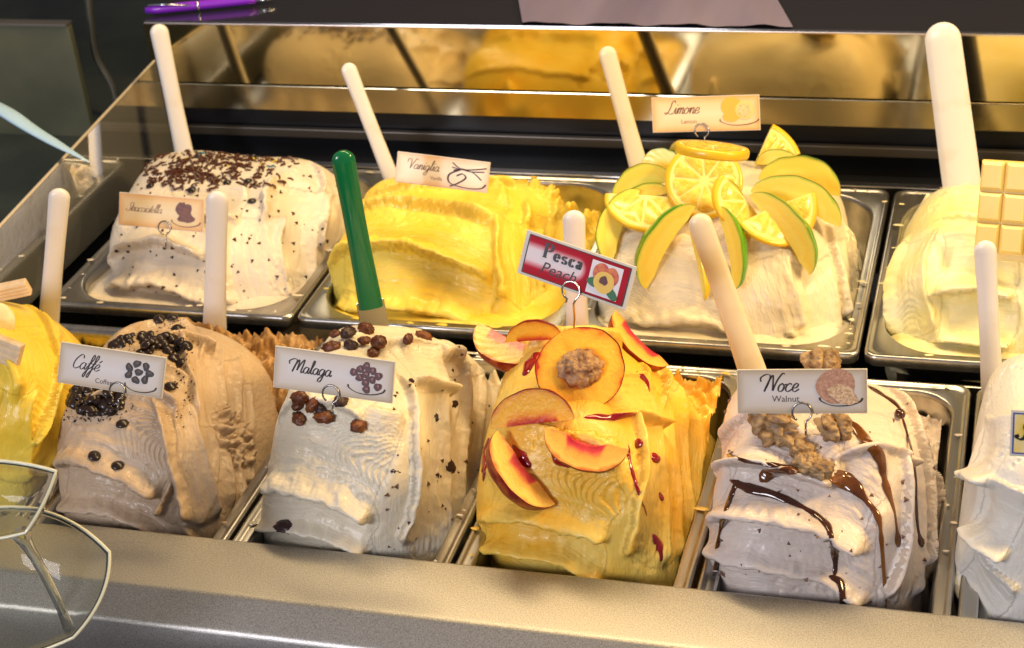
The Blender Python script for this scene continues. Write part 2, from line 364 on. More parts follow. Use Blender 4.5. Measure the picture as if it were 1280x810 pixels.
mound('banana', (-.325, -.182, .085, .335), ZB, [(-120, 430, .12), (66, 452, .12), (-90, 330, .29), (66, 362, .30)],
      [(10, 400, 40, 560, .05, R_(rib=.0004)), (60, 400, 30, 590, .03), (90, 420, 75, 480, .03), (20, 480, 15, 600, .035, R_(bend=.3))],
      'bright yellow gelato mound at the left edge, topped with wafers and banana slices', seed=3)
mound('coffee', (-.178, .000, .082, .335), ZB, [(40, 488, .118), (232, 514, .12), (132, 366, .30), (266, 378, .30)],
      [(60, 640, 240, 720, .060, R_(g=.004, lip=.003, bend=-.5, rib=.0005)), (62, 600, 236, 648, .060, R_(g=.007, lip=.005, bend=-.55)),
       (60, 530, 232, 575, .070, R_(g=.006, lip=.006, rib=.0010, bend=-.15)), (110, 478, 236, 500, .040, R_(g=.006, lip=.004, bend=-.6)),
       (296, 470, 300, 600, .035, R_(g=.004)), (276, 430, 284, 640, .040, R_(g=.006, lip=.005, bend=.5)), (252, 420, 262, 655, .042, R_(g=.007, lip=.005, bend=.4)),
       (246, 520, 216, 660, .036, R_(g=.004, lip=.005, bend=-.3)), (215, 500, 258, 655, .030, R_(g=.003, lip=.005, bend=.3)), (160, 425, 262, 420, .055, R_(g=.008, lip=.004, bend=-.5))],
      'tan coffee gelato mound dotted with dark chocolate chips, left in the front row', seed=11, crumb=[(200, 400, .018, .006), (100, 510, .010, .003), (296, 540, .03, .010)])
mound('malaga', (-.010, .168, .082, .335), ZB, [(322, 498, .108), (500, 520, .11), (404, 366, .30), (602, 394, .30)],
      [(320, 668, 470, 705, .050, R_(g=.005, lip=.004, bend=-.4, rib=.0008)), (318, 625, 474, 660, .050, R_(g=.006, lip=.005, bend=-.5)),
       (322, 560, 486, 596, .078, R_(g=.008, lip=.006, rib=.0011, bend=-.25)), (350, 500, 480, 505, .045, R_(g=.004, lip=.001, bend=-.4)),
       (612, 470, 606, 600, .03, R_(g=.004)), (590, 450, 592, 640, .036, R_(g=.006, lip=.005, bend=.3)), (562, 450, 566, 690, .040, R_(g=.006, lip=.005, bend=.35)), (526, 470, 534, 700, .046, R_(g=.006, lip=.005, bend=.2)),
       (440, 425, 600, 440, .065, R_(g=.006, lip=.006, bend=.3)), (500, 460, 560, 468, .04, R_(g=.004, lip=.006))],
      'white rum raisin gelato mound with brown raisins, second from left in the front row', seed=21)
mound('peach', (.164, .346, .082, .335), ZB, [(590, 532, .108), (794, 560, .11), (632, 362, .30), (812, 378, .30)],
      [(596, 690, 760, 745, .060, R_(g=.006, lip=.003, rib=.0005, bend=-.4)), (594, 640, 762, 690, .065, R_(g=.008, lip=.006, bend=-.55)), (600, 590, 776, 630, .070, R_(g=.007, lip=.005, rib=.0010, bend=-.2)),
       (866, 510, 866, 640, .032, R_(g=.005)), (848, 470, 858, 690, .036, R_(g=.007, lip=.006, bend=.4)), (826, 470, 834, 710, .036, R_(g=.006, lip=.005, bend=.3, fine=.0005)), (800, 480, 806, 720, .040, R_(g=.006, lip=.005, fine=.0005, bend=.2)),
       (740, 500, 830, 500, .045, R_(g=.005)), (650, 420, 800, 425, .06)],
      'yellow peach gelato mound covered with peach pieces and red sauce', seed=31)
mound('walnut', (.336, .496, .082, .330), ZB, [(888, 544, .108), (1120, 568, .11), (908, 440, .28), (1140, 452, .28)],
      [(895, 700, 1100, 765, .060, R_(g=.005, lip=.003, bend=-.4, rib=.0005)), (895, 640, 1100, 705, .070, R_(g=.007, lip=.005, bend=-.5, rib=.0004)), (900, 590, 1110, 640, .072, R_(g=.009, lip=.006, bend=-.3)),
       (905, 560, 1060, 582, .034, R_(g=.004, lip=.004, rib=.0007)), (905, 520, 1040, 532, .045, R_(g=.007, lip=.006)), (1172, 520, 1166, 690, .03, R_(g=.006, lip=.006)), (1150, 510, 1150, 735, .034, R_(g=.006, lip=.005, bend=.3)), (1120, 540, 1124, 755, .036, R_(g=.005, lip=.004, bend=.2)),
       (1060, 485, 1160, 495, .055, R_(g=.006)), (1040, 540, 1130, 560, .04, R_(g=.004, lip=.004))],
      'greyish beige walnut gelato mound with caramel drizzle and walnuts', seed=41)
mound('snow', (.512, .675, .082, .335), ZB, [(1214, 530, .115), (1400, 560, .118), (1236, 424, .29), (1420, 440, .29)],
      [(1215, 700, 1260, 760, .04, R_(g=.006)), (1218, 620, 1275, 660, .05, R_(g=.008, lip=.006)), (1218, 560, 1278, 575, .045, R_(g=.007, lip=.006)), (1225, 490, 1275, 500, .05, R_(g=.006, lip=.004))],
      'bright white gelato mound cut off by the right edge, front row', seed=51, amp=.006)
mound('strac', (-.298, -.062, .396, .655), -.05, [(112, 280, .436), (330, 300, .44), (168, 160, .60), (408, 170, .60)],
      [(125, 372, 300, 392, .06, R_(g=.005, bend=-.3)), (122, 325, 285, 345, .07, R_(g=.008, lip=.006, bend=-.45)), (140, 290, 270, 300, .05, R_(g=.005, bend=-.5, lip=.005)),
       (412, 220, 415, 330, .045, R_(g=.005)), (384, 230, 372, 350, .06, R_(g=.009, lip=.007, bend=.5)), (322, 260, 330, 385, .06, R_(g=.006, lip=.004, bend=.3)), (200, 250, 310, 256, .05, R_(g=.004))],
      'speckled white gelato mound under chocolate sprinkles, at back left', seed=61, res=.0018)
mound('vanilla', (-.066, .156, .398, .645), -.05, [(404, 286, .436), (640, 304, .44), (444, 196, .60), (704, 202, .60)],
      [(410, 395, 610, 412, .055, R_(g=.004, lip=.003)), (405, 345, 630, 372, .075, R_(g=.009, lip=.006, bend=-.35)), (425, 292, 635, 314, .075, R_(g=.010, lip=.007, bend=-.4)), (445, 256, 640, 262, .055, R_(g=.007, lip=.005, bend=-.3)),
       (710, 270, 705, 370, .05), (690, 260, 690, 390, .055, R_(g=.006, lip=.005, bend=.3)), (654, 270, 660, 390, .055, R_(g=.006, lip=.004, bend=.3)), (470, 228, 670, 232, .06, R_(g=.005))],
      'golden yellow vanilla gelato mound with wide smooth furrows, back row', seed=71, res=.0018, crumb=[(680, 235, .025, .010)])
mound('lemon', (.180, .404, .398, .650), -.05, [(750, 300, .436), (1030, 324, .44), (786, 158, .60), (1056, 172, .60)],
      [(760, 400, 1020, 445, .08, R_(g=.004, lip=.002, bend=-.3)), (756, 350, 1010, 385, .08, R_(g=.005, lip=.003, bend=-.3)), (1074, 300, 1070, 400, .045), (1050, 290, 1056, 410, .05, R_(g=.006, lip=.005, bend=.3)), (1010, 320, 1022, 425, .05, R_(g=.006, lip=.004, bend=.2)), (940, 320, 965, 430, .06, R_(g=.004))],
      'pale lemon gelato mound crowned with lemon and green apple slices', seed=81, res=.0018)
mound('wchoc', (.432, .660, .398, .650), -.05, [(1118, 300, .445), (1330, 320, .45), (1158, 204, .60), (1360, 210, .60)],
      [(1120, 430, 1260, 450, .04), (1170, 390, 1275, 400, .05, R_(g=.008, lip=.006)), (1170, 330, 1275, 340, .055, R_(g=.009, lip=.007, bend=-.2)), (1150, 290, 1140, 420, .045, R_(rib=.0006, g=.006)), (1180, 260, 1270, 262, .05, R_(g=.006))],
      'pale yellow gelato mound with a white chocolate bar, at back right', seed=91, res=.0018)
#PART2
# ------------------------------------------------------------------ end pane of the case, things left of it
XP = -.348
e0, e1 = at(-60, 350, x=XP), at(222, 48, x=XP)
slope = (e1[2]-e0[2])/(e1[1]-e0[1]); ya, yb = .0, YM-.01
za, zb_ = e0[2]+slope*(ya-e0[1]), e0[2]+slope*(yb-e0[1])
glass = mat('clear_glass', (.75, .76, .72), rough=.02, trans=.88, ior=1.5)
v = [(x, y, z) for x in (XP-.003, XP) for (y, z) in ((ya, -.012), (yb, -.012), (yb, zb_), (ya, max(za, -.005)))]
P = empty('glass_end_pane', (XP, ya, -.012), 'clear glass end pane with a pale slanting top edge, at far left', 'glass pane')
mesh('pane', v, [(0, 1, 2, 3), (7, 6, 5, 4), (0, 4, 5, 1), (1, 5, 6, 2), (0, 3, 7, 4)], glass, P, smooth=False)
mb = MB(); mb.tube([(XP-.0015, ya, max(za, -.005)+.0008), (XP-.0015, yb, zb_+.0008)], .0016, 8); mb.build('edge_strip', mat('pale_edge', (.62, .55, .45), rough=.3, spec=.5), P)
# pale blue spatula tip
mb = MB(); A, B = at(-30, 122, y=.56), at(112, 203, y=.50); pts = crom([A, A*.72+B*.28+np.array([0, 0, .003]), A*.45+B*.55, B], 6)
mb.tube(pts, np.interp(np.linspace(0, 1, len(pts)), [0, .2, .45, .8, 1], [.007, .0085, .0085, .0055, .0008]), 12, flat=.35)
tag(mb.build('plastic_spatula', blue_pl), 'pale blue plastic spatula tip poking in from the left edge above the glass pane', 'spatula')
mb = MB(); yq = 1.05; mb.tube(crom([at(108, -30, y=yq), at(114, 30, y=yq), at(121, 72, y=yq), at(142, 112, y=yq), at(150, 170, y=yq)], 6), .005, 10)
tag(mb.build('bent_rail', mat('grey_tube', (.22, .21, .17), rough=.35, metal=.7)), 'grey metal tube bending down behind the left end of the case', 'rail')
a = at(-300, 24, y=1.0); b = at(84, 29, y=1.0)
block('side_screen', (a[0], 1.0, -.2), (b[0], 1.01, (a[2]+b[2])/2-.004), mat('green_grey_panel', (.10, .11, .075), rough=.35, col2=(.22, .22, .14), nscale=4), .001)
block('side_screen_edge', (a[0], .995, (a[2]+b[2])/2-.003), (b[0], 1.012, (a[2]+b[2])/2), mat('pale_metal_edge', (.45, .42, .38), rough=.3, metal=.8), .0005)
# pen on the worktop
A = at(182, 13, z=ZT+.006); B = at(335, -2, z=ZT+.006); L = B-A; u = nrm(L); L = np.linalg.norm(L)
P = empty('pen', (*A[:2], ZT), 'purple ballpoint pen with a silver clip lying on the dark worktop', 'pen')
purple = mat('purple_lacquer', (.22, .02, .62), rough=.32, coat=.3); silver = mat('silver', (.8, .8, .8), rough=.12, metal=1)
side = nrm(np.cross(u, [0, 0, 1]))
mb = MB(); mb.tube([A+u*t for t in np.linspace(0, L*.9, 12)], np.interp(np.linspace(0, 1, 12), [0, .08, .5, 1], [.003, .0048, .005, .0045]), 14); mb.build('barrel', purple, P)
mb = MB(); mb.tube([A+u*L*.9, A+u*L, A+u*L*1.06], [.0044, .002, .0008], 12); mb.build('tip', silver, P)
mb = MB(); mb.tube([A+u*.004-side*.0+np.array([0, 0, .0055]), A+u*.02+side*.004+np.array([0, 0, .006]), A+u*.048+side*.005+np.array([0, 0, .003])], [.0022, .002, .0012], 8, flat=.5); mb.build('clip', silver, P)
mb = MB(); mb.tube([A+u*L*.42, A+u*L*.44], .0053, 14); mb.build('ring', silver, P)
# blurred lilac reflection in the worktop, painted as a thin coloured sheet on it
lil = mat('lilac_reflection', (.14, .12, .20), rough=.75, col2=(.24, .21, .30), nscale=9, aniso=(1, .1, 1), bump=.2, bscale=300)
def reflection_sheet(name, xa, xb, y0, y1, m, label):
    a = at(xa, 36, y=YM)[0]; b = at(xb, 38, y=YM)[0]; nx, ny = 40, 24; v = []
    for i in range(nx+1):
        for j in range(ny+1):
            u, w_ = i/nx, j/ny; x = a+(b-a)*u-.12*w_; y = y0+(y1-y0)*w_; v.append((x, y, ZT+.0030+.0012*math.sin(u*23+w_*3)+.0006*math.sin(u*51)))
    tag(mesh(name, v, grid(nx, ny), m), label, 'painted reflection')
reflection_sheet('painted_reflection', 655, 992, YM-.0035, YM+.35, lil, 'lilac grey reflection painted as a sheet on the dark worktop at the top edge')

# ------------------------------------------------------------------ spatulas stuck in the gelato
blade_m = mat('blade_steel', (.55, .54, .52), rough=.22, metal=1)
def spatula(tp, bp, yb, w, m, label, wb=None, dy=.02, ext=.03, flat=.50, endw=None):
    A = at(*tp, y=yb+dy); B = at(*bp, y=yb); ax = nrm(A-B); L = np.linalg.norm(A-B)
    nf = nrm(CAM-(A+B)/2); sx = nrm(np.cross(ax, nf)); nf = nrm(np.cross(sx, ax)); wb = wb or w
    P = empty('gelato_spatula', B-ax*(ext+.05), label, 'spatula', 'spatulas stuck in the gelato')
    r = w/2; ts = np.concatenate([np.linspace(-ext, L-r*1.0, 14), [L-r*1.0+r*math.sin(a)*1.0 for a in np.linspace(.2, PI/2-.02, 7)]])
    v = []; n = 24
    oct_ = []
    oct_ = [(1, -.30), (1, .30), (.86, .66), (.60, .90), (.12, 1.0), (-.12, 1.0), (-.60, .90), (-.86, .66), (-1, .30), (-1, -.30), (-.86, -.66), (-.5, -1), (.5, -1), (.86, -.66)]
    n = len(oct_)
    for t in ts:
        ww = (w*(t/L)+wb*(1-t/L))/2 if 0 < t < L else (wb/2 if t <= 0 else w/2)
        sc = 1 if t < L-r else math.sqrt(max(.0004, 1-((t-(L-r))/r)**2))
        bow = 1-.10*math.sin(PI*np.clip(t/L, 0, 1)) if not endw else 1
        for (c, s_) in oct_:
            v.append(B+ax*t+sx*c*ww*sc*bow+nf*(s_*w/2*flat*(sc**.7)))
    f = [(i*n+j, i*n+(j+1) % n, (i+1)*n+(j+1) % n, (i+1)*n+j) for i in range(len(ts)-1) for j in range(n)]+[tuple(range(n))[::-1], tuple((len(ts)-1)*n+j for j in range(n))]
    shade_sharp(mesh('handle', v, f, m, P), 40)
    b = MB(); c = B-ax*(ext+.022); b.box(c, (wb*1.15, .0016, .056), (sx, nf, ax), .0006); b.build('blade', blade_m, P, smooth=False)
spatula((197, 30), (230, 190), .655, .019, white_pl, 'white spatula standing behind the sprinkled gelato, at the back left corner')
spatula((433, 79), (489, 222), .655, .016, white_pl, 'white spatula leaning left behind the yellow gelato and its card')
spatula((757, 58), (800, 214), .655, .017, cream_pl, 'cream spatula standing left of the lemon slices, behind the lemon gelato', wb=.0185)
spatula((1176, 28), (1198, 198), .655, .031, white_pl, 'widest white spatula, standing behind the white chocolate gelato at upper right', wb=.034, endw=1, flat=.45)
spatula((75, 236), (61, 400), .345, .0185, white_pl, 'white spatula behind the bright yellow gelato, nearest the left edge', dy=.01)
spatula((272, 239), (268, 420), .340, .0185, white_pl, 'white spatula right of the sprinkled gelato, standing between the coffee and raisin gelato', wb=.021, dy=.01, ext=.002)
spatula((427, 188), (464, 384), .345, .0195, green_pl, 'dark green spatula with a steel blade, behind the raisin gelato', wb=.0205, dy=.01, ext=.0)
spatula((717, 263), (722, 412), .345, .0185, white_pl, 'white spatula half hidden by the red peach card', dy=.01)
spatula((871, 268), (940, 462), .335, .0185, cream_pl, 'cream spatula leaning left in front of the lemon slices, behind the walnut card', wb=.022, dy=.01)
spatula((1231, 301), (1240, 480), .340, .0165, white_pl, 'white spatula in front of the white chocolate gelato, near the right edge', dy=.01)

# ------------------------------------------------------------------ handwriting and flavour cards
GL = dict(
 a=([[(.75,.85),(.4,1),(.05,.6),(.1,.1),(.4,0),(.7,.4),(.8,.95)],[(.8,.95),(.72,.3),(.85,0),(1.1,.25)]],1.02),
 c=([[(.7,.8),(.5,1),(.15,.75),(.05,.3),(.35,0),(.85,.3)]],.82),
 e=([[(.05,.4),(.5,.5),(.65,.85),(.4,1),(.08,.6),(.1,.15),(.4,0),(.85,.3)]],.82),
 f=([[(.0,.3),(.4,1.0),(.75,1.9),(.6,2.3),(.4,1.8),(.3,.5),(.1,-.9),(-.1,-1.1),(-.15,-.7),(.3,.1),(.7,.4)],[(.05,.9),(.35,.95),(.65,1.0)]],.62),
 g=([[(.75,.85),(.4,1),(.05,.6),(.1,.1),(.4,0),(.7,.4),(.8,.95)],[(.8,.95),(.7,-.3),(.45,-1),(.1,-1.0),(.1,-.6),(.6,-.1),(1.1,.3)]],1.02),
 i=([[(0,.3),(.25,1),(.2,.3),(.3,0),(.6,.3)],[(.35,1.4),(.38,1.46),(.42,1.5)]],.5),
 l=([[(0,.3),(.45,1.5),(.5,2.1),(.3,2.0),(.2,1.0),(.2,.2),(.35,0),(.65,.3)]],.55),
 m=([[(0,.3),(.2,1),(.15,0)],[(.15,0),(.2,.6),(.5,1),(.6,.8),(.5,0)],[(.5,0),(.6,.6),(.9,1),(1.0,.8),(.92,.1),(1.05,0),(1.3,.3)]],1.22),
 n=([[(0,.3),(.2,1),(.15,0)],[(.15,0),(.25,.6),(.55,1),(.7,.8),(.62,.1),(.75,0),(1.0,.3)]],.92),
 o=([[(.4,1),(.08,.7),(.05,.2),(.3,0),(.6,.2),(.65,.7),(.4,1),(.6,.8),(.95,.9)]],.85),
 t=([[(0,.3),(.3,1.2),(.35,1.7)],[(.35,1.7),(.2,.3),(.35,0),(.6,.3)],[(0,1.2),(.3,1.25),(.6,1.3)]],.5),
 r=([[(0,.3),(.2,1.05),(.3,.9),(.55,.95),(.48,.4),(.55,0),(.8,.3)]],.7),
 C=([[(1.3,1.6),(1.2,2.0),(.8,2.1),(.2,1.3),(.1,.4),(.5,0),(1.2,.4)]],1.15),
 M=([[(-.6,1.2),(-.7,1.7),(0,2.1),(.5,1.9),(.35,1),(.1,0)],[(.1,0),(.4,1.2),(.85,2.0),(.9,1.2),(.8,.3)],[(.8,.3),(1.2,1.4),(1.7,2.1),(1.65,1.2),(1.5,.2),(1.65,0),(1.95,.3)]],1.9),
 N=([[(-.6,1.2),(-.7,1.7),(-.1,2.1),(.4,1.9),(.3,1),(.0,0)],[(.0,0),(.35,1.3),(.7,2.0),(.85,1.2),(1.0,.1)],[(1.0,.1),(1.3,1.3),(1.8,2.2),(2.1,2.1)]],1.6),
 L=([[(1.2,1.8),(1.0,2.2),(.65,1.9),(.55,1.0),(.3,.2),(0,-.05),(-.2,.2),(.3,.2),(.8,-.05),(1.3,.2)]],1.3),
 V=([[(-.5,1.3),(-.4,1.9),(.2,2.0),(.4,1.2),(.45,0)],[(.45,0),(.9,1.3),(1.3,2.1),(1.7,2.0)]],1.25),
 S=([[(1.4,1.7),(1.2,2.1),(.7,2.0),(.6,1.5),(.9,.9),(.8,.2),(.3,0),(-.2,.3),(.1,.5)]],1.15),
 P=([[(.25,0),(.25,1.0),(.25,2.1)],[(0,2.08),(.6,2.1),(1.1,1.95),(1.15,1.35),(.8,1.05),(.3,1.0)],[(-.05,0.03),(.25,0.03),(.6,0.03)]],1.35),
 s=([[(.68,.82),(.45,1.0),(.15,.85),(.2,.6),(.6,.4),(.65,.12),(.35,0),(.05,.18)]],.85))
GL['\u00e9'] = (GL['e'][0]+[[(.45,1.25),(.6,1.45),(.8,1.6)]], .82)
GLb = dict(P=GL['P'], s=GL['s'],
 e=([[(.08,.55),(.4,.55),(.68,.56),(.62,.9),(.38,1.02),(.1,.75),(.1,.25),(.4,-.02),(.72,.2)]],.85),
 c=([[(.68,.8),(.5,1.0),(.2,.9),(.08,.5),(.18,.1),(.45,-.02),(.7,.2)]],.82),
 a=([[(.1,.78),(.3,1.0),(.55,.9),(.58,.5),(.58,.1),(.75,.0)],[(.56,.58),(.2,.45),(.1,.2),(.28,0),(.55,.18)]],.85))
def ribbon(mb, pts, w, upright=False, C=None, h=.0002):
    pts = np.array(pts); d = np.gradient(pts, axis=0); ang = np.arctan2(d[:, 1], d[:, 0]); N = np.stack([-d[:, 1], d[:, 0]], 1); N /= np.linalg.norm(N, axis=1)[:, None]+1e-12
    ww = w*(.28+.95*np.abs(np.sin(ang)))/2 if upright else w*(.45+.8*np.abs(np.sin(ang+.3)))/2
    v = [C(*(p+n*q), h) for p, n, q in zip(pts, N, ww)]+[C(*(p-n*q), h) for p, n, q in zip(pts, N, ww)]
    m = len(pts); mb.add(v, [(i, i+1, m+i+1, m+i) for i in range(m-1)])
def write(text, x, y, sz, w, C, m, parent, slant=.28, font=GL, upright=False, h=.0002, name='lettering', track=0):
    mb = MB()
    for ch in text:
        st, adv = font[ch]
        for s_ in st:
            p = crom(s_, 6); p = np.stack([x+(p[:, 0]+slant*p[:, 1])*sz, y+p[:, 1]*sz], 1); ribbon(mb, p, w, upright, C, h)
        x += (adv+track)*sz
    mb.build(name, m, parent, smooth=False); return x
def sans(text, x, y, sz, C, m, parent, bold=0, slant=0, h=.0002, name='small_lettering'):
    c = bpy.data.curves.new('t', 'FONT'); c.body = text; c.size = sz; c.offset = bold; c.shear = slant; c.resolution_u = 3
    o = bpy.data.objects.new('t', c); COL.objects.link(o); dg = bpy.context.evaluated_depsgraph_get(); me = bpy.data.meshes.new_from_object(o.evaluated_get(dg))
    bpy.data.objects.remove(o); vs = [C(x+v.co.x, y+v.co.y, h) for v in me.vertices]; fs = [tuple(p.vertices) for p in me.polygons]
    bpy.data.meshes.remove(me); mesh(name, vs, fs, m, parent, smooth=False)
def blob(mb, x, y, rx, ry, C, rot=0, h=.0003, n=18, wob=0, a0=0, a1=2*PI):
    v = [C(x, y, h)]
    for a in np.linspace(a0, a1, n+1):
        k = 1+wob*math.sin(a*3+x*900)+wob*.6*math.sin(a*5+y*700); p, q = rx*k*math.cos(a), ry*k*math.sin(a)
        v.append(C(x+p*math.cos(rot)-q*math.sin(rot), y+p*math.sin(rot)+q*math.cos(rot), h))
    mb.add(v, [(0, i, i+1) for i in range(1, n+1)])
ink = mat('brown_black_ink', (.035, .018, .012), rough=.5); ink2 = mat('brown_ink', (.22, .10, .05), rough=.5)
wire = mat('wire', (.30, .27, .24), rough=.25, metal=1)
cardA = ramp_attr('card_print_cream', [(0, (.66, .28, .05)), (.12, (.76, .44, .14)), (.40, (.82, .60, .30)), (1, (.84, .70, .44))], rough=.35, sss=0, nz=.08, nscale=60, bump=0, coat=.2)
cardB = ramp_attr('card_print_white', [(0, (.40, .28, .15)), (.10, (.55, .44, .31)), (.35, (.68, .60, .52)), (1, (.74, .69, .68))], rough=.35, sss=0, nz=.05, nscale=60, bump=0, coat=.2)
edge_m = mat('card_edge', (.72, .66, .55), rough=.4)
def card(tl, tr, bl, y, nv, m, label, pin=None, pin_y=.01, hang=None):
    c = at((tr[0]+bl[0])/2, (tr[1]+bl[1])/2, y=y); nv = nrm(nv)
    def pl(p): d = ray(*p); return CAM+d*((c-CAM)@nv)/(d@nv)
    TL, TR, BL = pl(tl), pl(tr), pl(bl); Wd, Ht = np.linalg.norm(TR-TL), np.linalg.norm(BL-TL); ex, ey = nrm(TR-TL), nrm(TL-BL)
    def C(x, y_, h=0): return BL+ex*x+ey*y_+nv*h
    P = empty('flavour_card', BL+ex*Wd/2, label, 'card', 'flavour cards standing on the gelato')
    b = MB(); b.box(C(Wd/2, Ht/2, -.0009), (Wd, Ht, .0016), (ex, ey, np.cross(ex, ey)), .0003); b.build('plate', edge_m, P, smooth=False)
    nx, ny = 36, 14; g = []; rad = []
    for i in range(nx+1):
        for j in range(ny+1):
            x, y_ = .0006+(Wd-.0012)*i/nx, .0006+(Ht-.0012)*j/ny; g.append(C(x, y_, .0001)); rad.append(min(x, Wd-x, y_, Ht-y_)/(Ht/2))
    if m: mesh('print', g, grid(nx, ny), m, P, smooth=False, attr=dict(rad=rad))
    if pin is not None:
        px_, ln = pin; r = .0062; b = MB(); cc = C(px_*Wd, .001, .0018)
        lp = [cc+ex*r*math.sin(a)+ey*r*math.cos(a)+nv*.0012*(a/PI-1) for a in np.linspace(-2.6, 2.75, 30)]
        lp += [lp[-1]-ey*.004-nv*.0006, lp[-1]-ey*ln*.5, lp[-1]-ey*ln]
        b.tube(lp, .0007, 8); b.build('pin', wire, P)
    return P, C, Wd, Ht
def smile(C, P, x, y, w, m=ink, t=.0006):
    mb = MB(); ribbon(mb, crom([(x-w/2, y+.003), (x-w*.45, y+.0005), (x-w*.2, y-.0022), (x+w*.15, y-.0022), (x+w*.42, y), (x+w/2, y+.0026)], 6), t*1.8, False, C, .00035); mb.build('printed_saucer', m, P, smooth=False)
def rowpic(P, C, items, m, name='printed_picture', wob=.08, h=.0003):
    mb = MB()
    for k, (x, y, rx, ry, ro) in enumerate(items): blob(mb, x, y, rx, ry, C, ro, h+k*.00003, wob=wob)
    mb.build(name, m, P, smooth=False)
FN = (.05, -.92, .38)
# coffee
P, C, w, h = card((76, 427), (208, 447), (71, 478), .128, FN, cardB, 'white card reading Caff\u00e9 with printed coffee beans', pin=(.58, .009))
write('Caff\u00e9', w*.13, h*.42, h*.165, .0008, C, ink, P); sans('Coffee', w*.36, h*.14, .0052, C, ink, P)
bean = mat('printed_bean', (.02, .012, .01), rough=.4); bean2 = mat('printed_bean_light', (.10, .06, .045), rough=.4)
its = [(w*.76+math.cos(a)*r_*.0085, h*.55+math.sin(a)*r_*.0062, .0034, .0026, a*2) for a, r_ in [(0, 0)]+[(k*.9, 1) for k in range(7)]]
rowpic(P, C, its, bean); rowpic(P, C, [(x+.0005, y+.0008, .0018, .0009, ro) for x, y, _, _, ro in its], bean2, h=.0008); smile(C, P, w*.79, h*.16, w*.30)
# raisin
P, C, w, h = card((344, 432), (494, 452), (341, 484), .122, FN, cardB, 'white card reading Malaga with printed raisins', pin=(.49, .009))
write('Malaga', w*.15, h*.44, h*.150, .0009, C, ink, P, slant=.2)
rz = mat('printed_raisin', (.09, .02, .025), rough=.4); rz2 = mat('printed_raisin_light', (.30, .12, .10), rough=.4)
its = [(w*.77+a*.0045, h*.56+b_*.0045, .0027, .0030, a) for a, b_ in ((-2, .4), (-1, 1), (-1, -.3), (0, 1.6), (0, .3), (0, -1), (1, 1), (1, -.4), (2, .3), (2, -1.4), (.2, -2))]
rowpic(P, C, its, rz); rowpic(P, C, [(x+.0005, y+.0007, .0013, .0008, ro) for x, y, _, _, ro in its], rz2, h=.0008); smile(C, P, w*.78, h*.22, w*.31)
# walnut
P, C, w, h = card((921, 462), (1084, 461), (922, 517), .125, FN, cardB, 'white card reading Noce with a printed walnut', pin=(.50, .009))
write('Noce', w*.21, h*.50, h*.185, .0009, C, ink, P, slant=.2); sans('Walnut', w*.27, h*.27, .0058, C, ink, P)
wn = mat('printed_walnut', (.42, .20, .12), rough=.5, col2=(.62, .34, .22), nscale=600); wn2 = mat('printed_walnut_kernel', (.50, .28, .14), rough=.5, col2=(.85, .62, .38), nscale=700)
rowpic(P, C, [(w*.76, h*.62, .0125, .0115, .3)], wn, wob=.02); rowpic(P, C, [(w*.81, h*.44, .009, .006, -.5), (w*.86, h*.38, .006, .004, -.6)], wn2, wob=.1, h=.0005); smile(C, P, w*.80, h*.26, w*.33)
# lemon
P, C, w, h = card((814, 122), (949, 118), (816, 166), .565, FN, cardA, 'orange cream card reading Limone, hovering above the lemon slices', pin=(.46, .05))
write('Limone', w*.13, h*.52, h*.17, .0008, C, ink2, P, slant=.3); sans('Lemon', w*.27, h*.24, .0050, C, ink2, P)
orr = mat('printed_orange', (.90, .45, .03), rough=.4); orl = mat('printed_lemon', (.80, .62, .16), rough=.4)
rowpic(P, C, [(w*.74, h*.68, .0092, .0085, 0), (w*.735, h*.40, .0075, .0045, 0)], orr, wob=.01); rowpic(P, C, [(w*.86, h*.58, .0080, .0080, 0)], orl, wob=.01, h=.0005)
rowpic(P, C, [(w*.86, h*.58, .0060, .0060, 0)], mat('printed_lemon_flesh', (.52, .42, .16), rough=.4, col2=(.8, .66, .3), nscale=700), wob=.03, h=.0008); smile(C, P, w*.81, h*.24, w*.36, ink2)
# vanilla
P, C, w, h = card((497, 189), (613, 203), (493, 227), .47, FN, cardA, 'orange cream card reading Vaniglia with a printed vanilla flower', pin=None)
write('Vaniglia', w*.13, h*.50, h*.155, .0006, C, ink2, P, slant=.25); sans('Vanilla', w*.38, h*.22, .0042, C, ink2, P)
mb = MB()
for pts in ([(.60, .86), (.68, .70), (.80, .62), (.95, .66)], [(.62, .60), (.72, .68), (.84, .58), (.93, .38)], [(.97, .78), (.84, .70), (.72, .66), (.60, .70)], [(.70, .66), (.58, .45), (.60, .18), (.78, .08), (.93, .12), (.98, .26)], [(.66, .44), (.72, .52), (.76, .40), (.68, .20), (.60, .08)]):
    ribbon(mb, crom([(w*a, h*b_) for a, b_ in pts], 6), .0013, False, C, .0003+.0001*len(mb.v)/100)
mb.build('printed_flower', mat('print_plum', (.07, .02, .03), rough=.5), P, smooth=False)
# stracciatella
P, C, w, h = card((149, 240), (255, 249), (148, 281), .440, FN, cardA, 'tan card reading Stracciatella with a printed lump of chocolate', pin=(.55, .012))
write('Stracciatella', w*.09, h*.46, h*.125, .00045, C, ink2, P, slant=.35, track=-.06)
rowpic(P, C, [(w*.77, h*.58, .0075, .0085, .3), (w*.80, h*.40, .0080, .0050, 0), (w*.75, h*.76, .003, .003, 0)], mat('printed_chocolate', (.11, .03, .015), rough=.4, col2=(.2, .06, .03), nscale=500), wob=.14); smile(C, P, w*.80, h*.20, w*.34, ink2)
